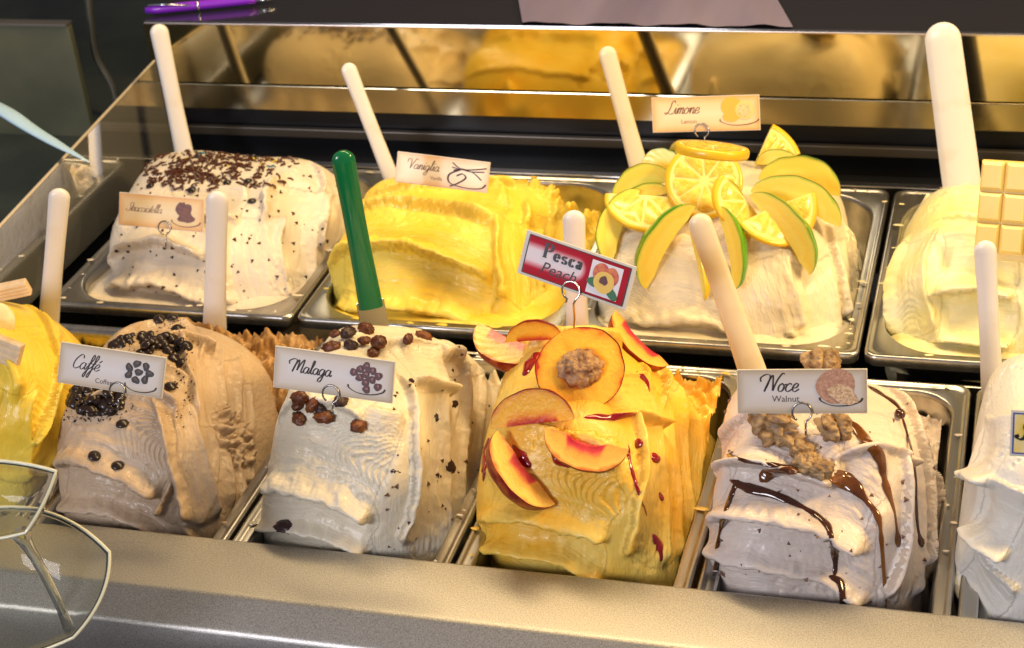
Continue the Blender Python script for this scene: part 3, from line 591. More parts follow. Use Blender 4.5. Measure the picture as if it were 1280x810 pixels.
# peach (red)
red_print = ramp_attr('card_print_red', [(0, (.40, .0, .012)), (.25, (.50, .005, .03)), (.55, (.80, .40, .45)), (.75, (.86, .72, .76)), (1, (.86, .76, .80))], rough=.5, sss=0, nz=.0, bump=0, coat=0, spec=.2, attr='red')
P, C, w, h = card((659, 287), (796, 334), (646, 341), .205, (.0, -.93, .36), None, 'red and white card reading Pesca Peach, tilted on its wire above the peach half', pin=None)
nx, ny = 40, 16; g = []; rd = []
for i in range(nx+1):
    for j in range(ny+1):
        x, y_ = w*(.045+.91*i/nx), h*(.07+.86*j/ny); g.append(C(x, y_, .0002)); s_ = i/nx; t_ = j/ny
        rd.append(max(0, 1.05*math.exp(-((t_-.52)/.27)**2)*(1-sstep(.5, .62, s_)*.85)))
mesh('print', g, grid(nx, ny), red_print, P, smooth=False, attr=dict(red=rd))
wp = mat('printed_white', (.82, .78, .82), rough=.3); blk = mat('black_ink', (.01, .01, .012), rough=.4)
mb = MB(); mb.add([C(w*a, h*b_, .0004) for a, b_ in ((.62, .12), (.90, .12), (.90, .86), (.62, .86))], [(0, 1, 2, 3)]); mb.build('picture_field', wp, P, smooth=False)
mb = MB()
for (a, b_, c_, d_) in ((.040, .066, .96, .066), (.040, .934, .96, .934), (.040, .066, .040, .934), (.96, .066, .96, .934)):
    p, q = np.array((w*a, h*b_)), np.array((w*c_, h*d_)); ribbon(mb, [p, (p+q)/2, q], .0007, False, C, .0003)
mb.build('printed_border', blk, P, smooth=False)
write('Pesca', w*.19, h*.54, h*.155, .0019, C, blk, P, slant=0, font=GLb, upright=True, h=.0005, track=.30)
sans('Peach', w*.19, h*.20, h*.36, C, blk, P, slant=.25, h=.0005)
rowpic(P, C, [(w*.72, h*.62, .0062, .0070, 0), (w*.81, h*.60, .0055, .0066, 0)], mat('printed_peach_skin', (.55, .05, .03), rough=.4, col2=(.75, .22, .05), nscale=300), wob=.02, h=.0006)
rowpic(P, C, [(w*.76, h*.44, .0075, .0078, 0)], mat('printed_peach_flesh', (.85, .55, .08), rough=.4), wob=.02, h=.0009); rowpic(P, C, [(w*.755, h*.48, .0030, .0032, .6)], mat('printed_stone', (.10, .01, .01), rough=.4), wob=.1, h=.0011)
rowpic(P, C, [(w*.655, h*.42, .0040, .0018, .4), (w*.66, h*.34, .0040, .0018, -.3), (w*.84, h*.26, .0062, .0030, -.7)], mat('printed_leaf', (.01, .14, .04), rough=.4), wob=.02, h=.0008)
b = MB(); cc = C(w*.50, h*.02, .002); ex, ey = nrm(C(1, 0)-C(0, 0)), nrm(C(0, 1)-C(0, 0)); nv = nrm(np.cross(ex, ey)); r = .0066
foot = at(716, 424, y=.215)
lp = [cc+ex*r*math.sin(a)+ey*r*math.cos(a)+nv*.0014*(a/PI-1) for a in np.linspace(-2.9, 2.2, 30)]; lp = [lp[0]-ey*.003]+lp+list(crom([lp[-1]-ey*.004+ex*-.001, lp[-1]*.5+foot*.5, foot], 5))
b.tube(lp, .0008, 8); b.build('pin', mat('steel_wire', (.62, .60, .58), rough=.2, metal=1), P)
# cards cut by the right edge
P, C, w, h = card((1264, 512), (1400, 520), (1262, 570), .070, FN, None, 'blue and yellow card cut off by the right edge, on the white gelato')
mb = MB(); mb.add([C(w*a, h*b_, .0002) for a, b_ in ((.02, .06), (.98, .06), (.98, .94), (.02, .94))], [(0, 1, 2, 3)]); mb.build('border_print', mat('blue_print', (.02, .05, .35), rough=.4), P, smooth=False)
mb = MB(); mb.add([C(w*a, h*b_, .0004) for a, b_ in ((.035, .09), (.96, .09), (.96, .91), (.035, .91))], [(0, 1, 2, 3)]); mb.build('print', mat('yellow_print', (.85, .60, .08), rough=.4, col2=(.88, .82, .6), nscale=60), P, smooth=False)
write('S', w*.065, h*.38, h*.17, .002, C, blk, P, slant=.2, h=.0006)
P, C, w, h = card((1273, 268), (1400, 272), (1271, 306), .455, FN, cardA, 'orange cream card cut off by the right edge, below the white chocolate bar')
#PART3
# ------------------------------------------------------------------ toppings
CX = dict(banana=0, coffee=180, malaga=450, peach=720, walnut=1020, snow=1300, strac=270, vanilla=560, lemon=900, wchoc=1300)
def hit(key, px, py):
    for k in range(60):
        h = BV[key].ray_cast(V(CAM), V(ray(px, py)))
        if h[0] is not None:
            n = np.array(h[1]); n = n if n@CF < 0 else -n
            return np.array(h[0]), n
        px += 2*np.sign(CX[key]-px); py += 2
    return at(px, py, y=.2), nrm(-CF)
def frame(n, roll=0):
    n = nrm(n); a = nrm(np.cross(n, [.31, .17, .93])); b = np.cross(n, a); c, s_ = math.cos(roll), math.sin(roll)
    return np.stack([a*c+b*s_, -a*s_+b*c, n], 1)
def place(proto, key, px, py, label, cat, group, roll=0, lift=0, sc=1, n=None, name=None):
    p, nn = hit(key, px, py); nn = nrm(nn*.7+np.array([0, 0, .5])) if n is None else nrm(n); Fm = frame(nn, roll)*sc
    o = proto.copy() if proto.get('used') else proto; proto['used'] = 1
    if o is not proto:
        COL.objects.link(o)
        for ch in list(proto.children): c = ch.copy(); COL.objects.link(c); c.parent = o
    if 'used' in o.keys() and o is not proto: del o['used']
    pos = p+nn*lift; m = Matrix.Identity(4)
    for i in range(3):
        for j in range(3): m[i][j] = Fm[i, j]
        m[i][3] = pos[i]
    o.matrix_world = m; tag(o, label, cat, group); return o
def blobmesh(name, rx, ry, rz, nu, nv, fn, m):
    v = []; 
    th = np.linspace(0, PI, nv+1); ph = np.linspace(0, 2*PI, nu, endpoint=False)
    T, Pp = np.meshgrid(th, ph, indexing='ij'); D = np.stack([np.sin(T)*np.cos(Pp), np.sin(T)*np.sin(Pp), np.cos(T)], -1).reshape(-1, 3)
    r = fn(D); Q = D*r[:, None]*np.array([rx, ry, rz]); n = nu
    f = [(i*n+j, (i+1)*n+j, (i+1)*n+(j+1) % n, i*n+(j+1) % n) for i in range(nv) for j in range(n)]
    return mesh(name, Q, f, m)
# --- raisins
rais_m = [mat('brown_raisin', (.06, .016, .006), rough=.32, col2=(.15, .042, .012), nscale=120, sss=.1, bump=.5, bscale=500), mat('dark_raisin', (.022, .008, .010), rough=.35, col2=(.05, .02, .02), nscale=120, bump=.5, bscale=500), mat('amber_raisin', (.20, .065, .012), rough=.35, col2=(.12, .03, .008), nscale=150, sss=.15, bump=.5, bscale=500)]
def raisin(m, sd, rx=.0082, ry=.0062, rz=.0048): return blobmesh('raisin', rx, ry, rz, 28, 18, lambda D: 1+.20*np.abs(fbm(D, 2.4, sd, 3))-.12+.06*np.sin(D[:, 1]*10+D[:, 0]*3+vnoise(D, 3, sd)*3), m)
RP = [raisin(rais_m[0], 1), raisin(rais_m[1], 2), raisin(rais_m[2], 3, .0095), raisin(rais_m[0], 4, .0075, .0065)]
Rl = [(458, 413, 0, 1.2, 'small brown raisin at the very top of the raisin gelato'), (420, 420, 3, .9, 'reddish raisin at the left end of the top heap behind the Malaga card'), (436, 422, 1, 1.2, 'large dark raisin in the middle of the top heap behind the Malaga card'),
 (439, 434, 1, 1.1, 'dark raisin low in the top heap, touching the Malaga card'), (456, 432, 0, .9, 'brown raisin at the right of the top heap'), (474, 429, 3, 1.2, 'plump brown raisin at the right end of the top heap behind the card'),
 (415, 436, 0, 1.2, 'brown raisin just above the upper edge of the Malaga card'), (467, 443, 3, 1.0, 'raisin peeking out right above the printed raisins of the card'), (509, 425, 0, .85, 'small raisin lying alone right of the top heap'), (529, 422, 2, 1.0, 'upright amber raisin farthest right on the raisin gelato'),
 (376, 497, 0, 1.15, 'brown raisin directly below the left half of the Malaga card'), (374, 509, 3, 1.0, 'raisin in the middle of the lower left cluster'), (375, 525, 0, 1.1, 'lowest raisin of the left cluster on the white front'), (392, 506, 2, 1.0, 'slanting thin raisin in the lower cluster'),
 (401, 512, 1, .9, 'dark raisin in the lower cluster left of the black one'), (406, 523, 2, 1.2, 'amber raisin below the lower cluster'), (426, 503, 1, 1.1, 'blue black raisin alone under the wire loop of the Malaga card'), (449, 534, 2, 1.35, 'large amber raisin lying lowest and alone on the white front')]
for k, (px, py, t, sc, lb) in enumerate(Rl): place(RP[t], 'malaga', px, py, lb, 'raisin', 'raisins on the rum raisin gelato', roll=k*1.3, lift=.0018+(.0025 if k in (2, 4) else 0), sc=sc*.74)
mo = [o for o in bpy.data.objects if o.get('label', '').startswith('white rum')][0]
for k, (px, py, sc) in enumerate([(569, 505, 1.1), (546, 521, .9), (564, 582, 1.1), (497, 590, .8), (356, 656, 1.5), (512, 478, .6), (588, 456, .8), (518, 607, .6), (527, 625, .5), (548, 560, .5), (575, 610, .7), (381, 633, .5), (366, 638, .5)]):
    p, n = hit('malaga', px, py); o = RP[1].copy(); COL.objects.link(o)
    for q in ('label', 'category', 'group', 'used'):
        if q in o.keys(): del o[q]
    o.name = 'embedded_raisin'; Fm = frame(n, k)*sc*.72; m = Matrix.Identity(4)
    for i in range(3):
        for j in range(3): m[i][j] = Fm[i, j]*(.55 if j == 2 else 1)
        m[i][3] = (p-n*.0014)[i]
    o.parent = mo; o.matrix_world = m
# --- chocolate chips
def lathe(name, prof, n, m):
    v = [(r*math.cos(2*PI*k/n), r*math.sin(2*PI*k/n), z) for r, z in prof for k in range(n)]
    f = [(i*n+j, i*n+(j+1) % n, (i+1)*n+(j+1) % n, (i+1)*n+j) for i in range(len(prof)-1) for j in range(n)]+[tuple((len(prof)-1)*n+j for j in range(n))]
    return mesh(name, v, f, m)
choc = mat('dark_chocolate', (.018, .009, .007), rough=.30, coat=.15, bump=.15, bscale=300)
cp = lathe('chocolate_chip', [(.0005, -.0016), (.0040, -.0015), (.0050, -.0006), (.0045, .0006), (.0028, .0014), (.0010, .0020), (.0002, .0022)], 14, choc)
r2 = random.Random(5)
for k in range(46):
    a = r2.random()*2*PI; r = math.sqrt(r2.random()); px, py = 113+40*r*math.cos(a), 497+18*r*math.sin(a)+.20*40*r*math.cos(a)
    place(cp, 'coffee', px, py, 'dark round chocolate chip in the %s of the pile under the Caff\u00e9 card' % (sd_ := 'left end' if math.cos(a)*r < -.35 else 'right end' if math.cos(a)*r > .35 else 'middle'), 'chocolate chip', 'chips in the %s of the pile below the coffee card' % sd_, roll=a, lift=.0012+.0022*(1-r)*r2.random()*2, n=(r2.uniform(-.7, .7), r2.uniform(-1, .2), 1.0), sc=r2.uniform(.85, 1.1))
for k in range(34):
    a = r2.random()*2*PI; r = math.sqrt(r2.random()); px, py = 188+48*r*math.cos(a), 431+13*r*math.sin(a)
    place(cp, 'coffee', px, py, 'dark round chocolate chip in the %s of the heap behind the Caff\u00e9 card' % (sd_ := 'left end' if math.cos(a)*r < -.35 else 'right end' if math.cos(a)*r > .35 else 'middle'), 'chocolate chip', 'chips in the %s of the heap behind the coffee card' % sd_, roll=a, lift=.0015+.003*(1-r)*r2.random()*2, n=(r2.uniform(-.7, .7), r2.uniform(-1, .2), 1.0), sc=r2.uniform(.85, 1.1))
for px, py, lb in [(153, 531, 'single chocolate chip just under the right end of the chip pile'), (118, 571, 'lone chocolate chip low on the left of the coffee gelato front'), (147, 583, 'lowest chocolate chip on the coffee gelato front'), (205, 394, 'chocolate chip highest on the coffee gelato peak'),
                   (216, 398, 'second highest chocolate chip on the coffee gelato peak'), (222, 412, 'chocolate chip just under the coffee gelato peak'), (217, 449, 'chocolate chip right of the upper corner of the coffee card'), (226, 455, 'outermost chocolate chip right of the coffee card'), (213, 484, 'thin chocolate chip beside the right edge of the coffee card'), (148, 428, 'leftmost chocolate chip above the coffee card')]:
    place(cp, 'coffee', px, py, lb, 'chocolate chip', 'single chips on the coffee gelato', roll=px, lift=.0015)
for px, py, lb in [(188, 233, 'black chip at the lower left rim of the sprinkles'), (248, 184+12, 'black chip among the sprinkles at top left'), (318, 195, 'black chip among the sprinkles at top right'), (310, 227, 'black chip in the middle of the sprinkles, right half'), (240, 238, 'black chip between the card and the sprinkles'), (315, 252, 'black chip on the bare gelato right of the sprinkles'), (381, 363, 'large black chip at the lower right of the speckled gelato'), (284, 229, 'black chip near the centre of the sprinkles')]:
    place(cp, 'strac', px, py, lb, 'chocolate chip', 'chips on the speckled gelato', roll=px, lift=.0012, sc=.85)
# --- loose specks: uncountable
def scatter(name, key, n, region, size, m, seed, shape='shard', lift=.0003, kind=True, clump=None):
    r = random.Random(seed); mb = MB()
    for k in range(n):
        if clump:
            c = r.choice(clump); a = r.random()*2*PI; q = r.random()**.6; px, py = c[0]+c[2]*q*math.cos(a), c[1]+c[3]*q*math.sin(a)
        else: px, py = r.uniform(region[0], region[2]), r.uniform(region[1], region[3])
        h = BV[key].ray_cast(V(CAM), V(ray(px, py)))
        if h[0] is None: continue
        nn = np.array(h[1]); nn = nn if nn@CF < 0 else -nn; p = np.array(h[0])+nn*lift; F_ = frame(nn, r.random()*7); s_ = size*r.uniform(.6, 1.5)
        if shape == 'shard':
            w = s_*.11; L = s_; b = .25*s_*r.uniform(-1, 1); t = r.uniform(0, .6)*s_*.5
            q = [(-L/2, 0, 0), (0, b, t), (L/2, 0, 0)]; v = []
            for (x, y_, z) in q:
                for (dy, dz) in ((-w, -w*.5), (w, -w*.5), (w, w), (-w, w)): v.append(p+F_@np.array((x, y_+dy, z+dz)))
            f = [(i*4+j, i*4+(j+1) % 4, (i+1)*4+(j+1) % 4, (i+1)*4+j) for i in range(2) for j in range(4)]+[(0, 3, 2, 1), (8, 9, 10, 11)]
        else:
            v = [p+F_@(np.array(d)*s_*r.uniform(.35, .65)) for d in ((1, 0, 0), (-.5, .87, 0), (-.5, -.87, 0), (0, 0, .9), (0, 0, -.6))]
            f = [(0, 1, 3), (1, 2, 3), (2, 0, 3), (1, 0, 4), (2, 1, 4), (0, 2, 4)]
        mb.add(v, f)
    return mb.build(name, m, smooth=False)
ch2 = mat('milk_chocolate_shavings', (.075, .022, .010), rough=.4)
tag(scatter('chocolate_sprinkles', 'strac', 430, None, .0062, ch2, 3, clump=[(250, 205, 75, 20), (310, 200, 65, 16), (270, 226, 95, 12), (215, 215, 40, 18), (290, 195, 90, 12)]), 'brown chocolate shavings strewn over the top of the speckled gelato', 'sprinkles', kind='stuff')
for c, nm in (((.65, .04, .12), 'pink'), ((.75, .55, .05), 'yellow'), ((.05, .35, .45), 'blue')):
    tag(scatter('sugar_sprinkles', 'strac', 9, (230, 190, 350, 212), .005, mat(nm+'_sugar', c, rough=.4), hash(nm) % 9 if 0 else len(nm), 'shard'), 'few tiny %s sugar bits among the chocolate shavings' % nm, 'sprinkles', kind='stuff')
flk = mat('chocolate_flecks', (.045, .025, .018), rough=.5)
tag(scatter('chocolate_flecks', 'strac', 150, (130, 215, 425, 392), .0044, flk, 8, 'grain', lift=-.0005), 'small dark flecks in the sides of the speckled gelato', 'flecks', kind='stuff')
tag(scatter('coffee_grounds', 'coffee', 280, None, .0016, flk, 9, 'grain', clump=[(112, 520, 42, 8), (120, 505, 50, 26), (195, 432, 55, 20), (215, 402, 26, 14), (230, 480, 14, 60)]), 'dark coffee grounds dusted over the coffee gelato', 'coffee grounds', kind='stuff')
tag(scatter('walnut_specks', 'walnut', 70, (900, 500, 1180, 760), .0035, mat('walnut_speck', (.20, .11, .07), rough=.6), 10, 'grain', lift=-.0004), 'brown nut specks in the walnut gelato', 'specks', kind='stuff')
tag(scatter('raisin_specks', 'malaga', 60, (480, 430, 620, 690), .0035, mat('raisin_speck', (.10, .045, .03), rough=.6), 12, 'grain', lift=-.0004), 'brown fruit specks in the side of the raisin gelato', 'specks', kind='stuff')
# --- walnuts
wal_m = mat('walnut_kernel', (.12, .055, .020), rough=.36, col2=(.40, .26, .125), nscale=130, bump=.6, bscale=380, fac=(.3, .62))
def kern(sd, rx, ry, rz): return blobmesh('walnut_half', rx, ry, rz, 72, 46, lambda D: 1+.34*np.abs(fbm(D, 1.5, sd, 2))-.16-.34*np.exp(-(D[:, 0]/.12)**2)+.05*np.sin(D[:, 1]*13+4*vnoise(D, 2, sd)), wal_m)
WK = [kern(1, .0165, .0125, .0075), kern(5, .0125, .0105, .0075), kern(9, .0115, .0125, .0085)]
for k, (px, py, t, sc, lb, ro) in enumerate([(965, 523, 0, 1.05, 'upper lobe of flat walnut kernel under the left half of the Noce card', .2), (975, 545, 0, .95, 'broad walnut half lying lower left below the Noce card', .5), (1043, 540, 2, 1.0, 'upright narrow walnut piece right of the wire loop of the Noce card', 1.2),
        (1002, 574, 1, 1.0, 'walnut piece on the caramel line, left one of the touching two', 2.0), (1020, 592, 1, 1.05, 'lower walnut piece on the caramel line', .9), (1030, 436, 1, 1.0, 'walnut piece highest behind the Noce card', 2.6), (1057, 442, 2, 1.05, 'walnut piece behind the top edge of the Noce card, right of another', 1.9), (1034, 453, 1, .9, 'walnut piece half sunk behind the Noce card', .3)]):
    place(WK[t], 'walnut', px, py, lb, 'walnut', 'walnut pieces on the walnut gelato', roll=ro, lift=.004+(.007 if k in (5, 6) else 0), sc=sc)
# --- sauces
def drizzle(key, pts, rad, m, label, flat=.30, drop=0, cat='sauce', name='caramel_drizzle', grp=None, jig=.5):
    P_ = crom(pts, 7); L = []; Nn = []
    for px, py in P_:
        h = BV[key].ray_cast(V(CAM), V(ray(px, py)))
        if h[0] is None: continue
        n = np.array(h[1]); n = n if n@CF < 0 else -n; L.append(np.array(h[0])); Nn.append(n)
    if len(L) < 4: print('drizzle miss', label); return
    L, Nn = np.array(L), np.array(Nn)
    for _ in range(2): L[1:-1] = L[1:-1]*.5+(L[:-2]+L[2:])*.25; Nn[1:-1] = Nn[1:-1]*.5+(Nn[:-2]+Nn[2:])*.25
    t = np.linspace(0, 1, len(L)); r = (.78 if key == 'walnut' else 1)*np.interp(t, np.linspace(0, 1, len(rad)), rad)*(1+jig*vnoise(L, 120, 3)); r *= np.minimum(1, np.minimum(t, 1-t)*12+.25)
    if drop: r = r+drop*np.exp(-((t-.965)/.03)**2)
    mb = MB(); mb.tube(L+Nn*(r*.12)[:, None], r, 12, flat=flat, up=Nn); tag(mb.build(name, m), label, cat, grp)
caramel = mat('caramel_sauce', (.075, .020, .004), rough=.10, coat=.6, col2=(.035, .007, .002), nscale=30, sss=.1)
amber = mat('amber_caramel', (.22, .080, .012), rough=.14, coat=.6, col2=(.09, .026, .005), nscale=40, sss=.25)
dz = 'caramel lines poured over the walnut gelato'
drizzle('walnut', [(912, 600), (935, 610), (965, 618), (1000, 632), (1030, 652), (1038, 668), (1044, 700), (1043, 722)], [.003, .0045, .0032, .0028, .0030, .0028, .0024, .0022], caramel, 'dark caramel line crossing the front of the walnut gelato and running down its middle', grp=dz)
drizzle('walnut', [(1036, 720), (1050, 728), (1053, 745), (1055, 757)], [.0022, .0032, .0024, .0024], caramel, 'short fat caramel drip at the very bottom of the walnut gelato front', drop=.002, grp=dz)
drizzle('walnut', [(920, 604), (914, 620), (905, 645), (897, 680), (894, 735)], [.0032, .0030, .0024, .0026, .0028], caramel, 'dark caramel run down the left corner of the walnut gelato', grp=dz)
drizzle('walnut', [(906, 566), (925, 574), (950, 580), (990, 583), (1015, 588)], [.0022, .0028, .0022, .0026, .002], caramel, 'upper left caramel line leading to the walnut pieces', grp=dz)
drizzle('walnut', [(950, 602), (965, 590), (1000, 588), (1040, 592), (1070, 600)], [.005, .006, .005, .004, .003], amber, 'wide amber caramel smear under the lowest walnut piece', flat=.22, grp=dz)
drizzle('walnut', [(1036, 600), (1062, 604), (1082, 625), (1098, 648), (1102, 680), (1108, 762)], [.004, .0055, .0045, .0035, .0016, .0014], amber, 'amber caramel stream right of the middle, thinning towards the bottom', flat=.3, grp=dz)
drizzle('walnut', [(1062, 525), (1080, 548), (1100, 572), (1105, 600), (1118, 640), (1123, 684)], [.004, .005, .004, .003, .0024, .0026], amber, 'amber caramel stream starting under the right end of the Noce card', flat=.35, drop=.002, grp=dz)
drizzle('walnut', [(1085, 482), (1100, 492), (1122, 508), (1130, 530), (1143, 580), (1146, 650), (1153, 684)], [.005, .0045, .0035, .0022, .0018, .0016, .0018], caramel, 'thin dark caramel thread over the right shoulder of the walnut gelato', drop=.002, grp=dz)
place(lathe('caramel_drop', [(.0003, -.002), (.0035, -.0015), (.0045, 0), (.0035, .0025), (.001, .0034), (.0002, .0035)], 16, caramel), 'walnut', 1124, 518, 'round caramel bead on the right shoulder of the walnut gelato', 'sauce drop', None, lift=.001, sc=.9)
red = mat('red_fruit_sauce', (.20, .003, .008), rough=.08, coat=.7, col2=(.32, .01, .01), nscale=60, sss=.1)
rg = 'red sauce streaks on the peach gelato'
drizzle('peach', [(730, 522), (745, 521), (762, 522), (780, 519), (795, 518)], [.002, .0032, .003, .003, .002], red, 'glossy red streak between the peach half and the flat slice', grp=rg, name='fruit_sauce')
drizzle('peach', [(632, 452), (628, 470), (625, 484)], [.005, .006, .004], red, 'thick red puddle under the left peach wedge', grp=rg, name='fruit_sauce', flat=.3)
drizzle('peach', [(612, 548), (605, 565), (606, 585), (604, 602)], [.003, .0045, .004, .002], red, 'red drip on the left corner of the peach gelato', grp=rg, name='fruit_sauce')
drizzle('peach', [(786, 556), (788, 580), (795, 605), (804, 630), (808, 645)], [.0010, .0014, .0016, .0012, .001], red, 'thin red thread down the right face of the peach gelato', grp=rg, name='fruit_sauce')
drizzle('peach', [(816, 667), (822, 680), (826, 690), (826, 702)], [.0014, .003, .0016, .0018], red, 'short red drip low on the right face of the peach gelato', grp=rg, name='fruit_sauce')
drizzle('peach', [(796, 465), (808, 476), (812, 490)], [.0015, .0026, .0012], red, 'red mark under the upper right peach wedge', grp=rg, name='fruit_sauce')
for px, py, sc, lb in [(798, 553, .9, 'red sauce spot high on the right face of the peach gelato'), (818, 571, 1.1, 'larger red sauce spot right on the peach gelato face'), (826, 620, .9, 'red sauce spot low on the right face of the peach gelato'), (786, 570, .5, 'tiny red sauce spot beside the flat peach slice')]:
    drizzle('peach', [(px-2, py-5*sc), (px, py), (px+1, py+3), (px+2, py+7*sc)], [.0016*sc, .0036*sc, .0036*sc, .002*sc], red, lb, grp=rg, name='fruit_sauce')

# --- fruit
peach_flesh = ramp_attr('peach_flesh', [(0, (.45, .02, .01)), (.10, (.68, .12, .01)), (.24, (.86, .36, .02)), (.45, (.90, .50, .04)), (.75, (.90, .46, .04)), (.93, (.80, .30, .02)), (1, (.50, .03, .01))], rough=.34, nz=.22, nscale=75, coat=.25)
peach_skin = mat('peach_skin', (.22, .004, .006), rough=.35, col2=(.58, .14, .02), nscale=95, sss=.15, fac=(.45, .72), bump=.1, bscale=700)
peach_flesh2 = ramp_attr('peach_flesh_red', [(0, (.45, .01, .03)), (.22, (.72, .06, .06)), (.42, (.88, .40, .06)), (.85, (.90, .56, .10)), (1, (.70, .16, .02))], rough=.34, nz=.28, nscale=70, coat=.25)
apple_flesh = ramp_attr('apple_flesh', [(0, (.86, .68, .10)), (.4, (.88, .72, .14)), (.6, (.87, .66, .09)), (.88, (.82, .70, .11)), (1, (.40, .56, .04))], rough=.3, nz=.08, nscale=60)
green_skin = mat('green_apple_skin', (.06, .27, .008), rough=.22, coat=.5, col2=(.12, .38, .015), nscale=40)
yellow_skin = mat('yellow_peel', (.86, .52, .01), rough=.3, coat=.4, bump=.3, bscale=600)
def wedge(name, key, p0, p1, bulge, side, theta, t0, flesh, skin, label, cat, grp, notch=.35, ext=.6, lift=.006, mix=.45, nrm_=None, Q=None, flip=0):
    """a fruit slice: poles at pixels p0,p1, bulge (px) to the given side (+1 right-hand of p0->p1)"""
    cxp, cyp = (p0[0]+p1[0])/2, (p0[1]+p1[1])/2
    if Q is None: Q, n = hit(key, cxp, cyp)
    else: n = np.array([0, 0, 1.])
    fn = nrm((1-mix)*nrm(CAM-Q)+mix*n) if nrm_ is None else nrm(nrm_); Q = Q+fn*lift
    def pl(p): d = ray(*p); return CAM+d*((Q-CAM)@fn)/(d@fn)
    A_, B_ = pl(p0), pl(p1); C0 = (A_+B_)/2; Zx = nrm(B_-A_); Ha = np.linalg.norm(B_-A_)/2; X = -nrm(np.cross(fn, Zx))*side
    scr = (B_-A_); Bu = bulge*np.linalg.norm(C0-CAM)/FPX
    P = empty(name, C0, label, cat, grp)
    NP, NR, NA = 30, 9, max(3, int(theta/8)); ph = np.linspace(-PI/2+.03, PI/2-.03, NP+1)
    xi = notch*Bu*np.sqrt(np.maximum(0, 1-(np.sin(ph)/ext)**2))
    wob = 1+.03*np.sin(ph*3+cxp)+.012*np.sin(ph*11+cyp)
    def pt(i, rho, az): return C0+Zx*Ha*math.sin(ph[i])+rho*(X*math.cos(az)-fn*math.sin(az))
    azs = np.radians(np.linspace(t0, t0+theta, NA+1)); v = []; rad = []; f = []
    for az, fl in ((azs[0], 0), (azs[-1], 1)):
        b = len(v)
        for i in range(NP+1):
            ro = Bu*math.cos(ph[i])*wob[i]*.995
            for j in range(NR+1):
                r = xi[i]+(max(ro, xi[i])-xi[i])*j/NR; v.append(pt(i, r, az)+(fn*.00010*math.sin(i*1.7+j*2.3) if 0 < j < NR else 0)); rad.append(j/NR if xi[i] > 0 else .35+.65*j/NR)
        g = grid(NP, NR)+b; f += [tuple(q) for q in (g if fl else g[:, ::-1]).tolist()]
    b = len(v)
    for i in range(NP+1):
        for az in azs: v.append(pt(i, xi[i], az)); rad.append(0.02 if xi[i] > 0 else .5)
    g = grid(NP, NA)+b; f += [tuple(q) for q in g.tolist()]
    mesh('flesh', v, f, flesh, P, attr=dict(rad=rad))
    v = []
    for i in range(NP+1):
        ro = Bu*math.cos(ph[i])*wob[i]*1.004+.0003
        for az in np.radians(np.linspace(t0-1, t0+theta+1, NA+1)): v.append(pt(i, ro, az))
    mesh('skin', v, grid(NP, NA), skin, P); return P, C0, fn, Zx, X
pg = 'peach pieces on the peach gelato'
wedge('peach_slice', 'peach', (598, 404), (690, 440), 44, 1, 80, -24, peach_flesh2, peach_skin, 'orange peach wedge jutting out at the top left of the peach gelato', 'peach slice', pg, notch=.10, lift=.010)
wedge('peach_slice', 'peach', (770, 388), (836, 456), 36, 1, 60, -18, peach_flesh2, peach_skin, 'peach wedge with a red heart at the top right of the peach gelato', 'peach slice', pg, notch=.2, lift=.014)
wedge('peach_slice', 'peach', (632, 428), (704, 424), 26, -1, 60, -24, peach_flesh, peach_skin, 'peach wedge mostly hidden behind the big peach half', 'peach slice', pg, notch=.02, lift=.008)
P, C0, fn, Zx, X = wedge('peach_half', 'peach', (724, 402), (726, 514), 57, 1, 180, 0, peach_flesh, peach_skin, 'large peach half with its wrinkled stone facing forward', 'peach half', None, notch=.30, ext=.30, lift=.024, mix=.30, t0=0) if 0 else wedge('peach_half', 'peach', (700, 416), (752, 506), 56, 1, 180, 0, peach_flesh, peach_skin, 'large peach half with its wrinkled stone facing forward', 'peach half', pg, notch=.36, ext=.42, lift=.026, mix=.30)
st = blobmesh('peach_stone', .0165, .0145, .0095, 72, 46, lambda D: 1+.24*np.abs(fbm(D, 3.4, 4, 3))-.14, mat('stone_shell', (.14, .045, .018), rough=.45, col2=(.52, .30, .13), nscale=130, bump=.8, bscale=420, fac=(.3, .6)))
pos = C0+fn*.001; Fm = frame(fn, .4)
m = Matrix.Identity(4)
for i in range(3):
    for j in range(3): m[i][j] = Fm[i, j]
    m[i][3] = pos[i]
bpy.context.view_layer.update(); st.name = 'stone'; st.parent = P; st.matrix_world = m
wedge('peach_slice', 'peach', (614, 536), (718, 524), 44, -1, 80, -30, peach_flesh, peach_skin, 'peach slice seen from its red skinned back, below the peach half', 'peach slice', pg, notch=.02, lift=.003)
wedge('peach_slice', 'peach', (682, 534), (786, 562), 42, 1, 60, -14, peach_flesh2, peach_skin, 'flat peach slice with a crimson inner edge, right of centre', 'peach slice', pg, notch=.22, ext=.45, lift=.006)
wedge('peach_slice', 'peach', (622, 538), (694, 630), 44, 1, 92, -50, peach_flesh2, peach_skin, 'peach wedge with dark red skin, lowest and farthest left', 'peach slice', pg, notch=.10, ext=.35, lift=.006)
for m_ in (peach_flesh, peach_flesh2):
    b_ = [n for n in m_.node_tree.nodes if n.type == 'BUMP'][0]; b_.inputs['Strength'].default_value = .6; b_.inputs['Distance'].default_value = .0016
    n_ = b_.inputs['Height'].links[0].from_node; n_.inputs['Scale'].default_value = 230
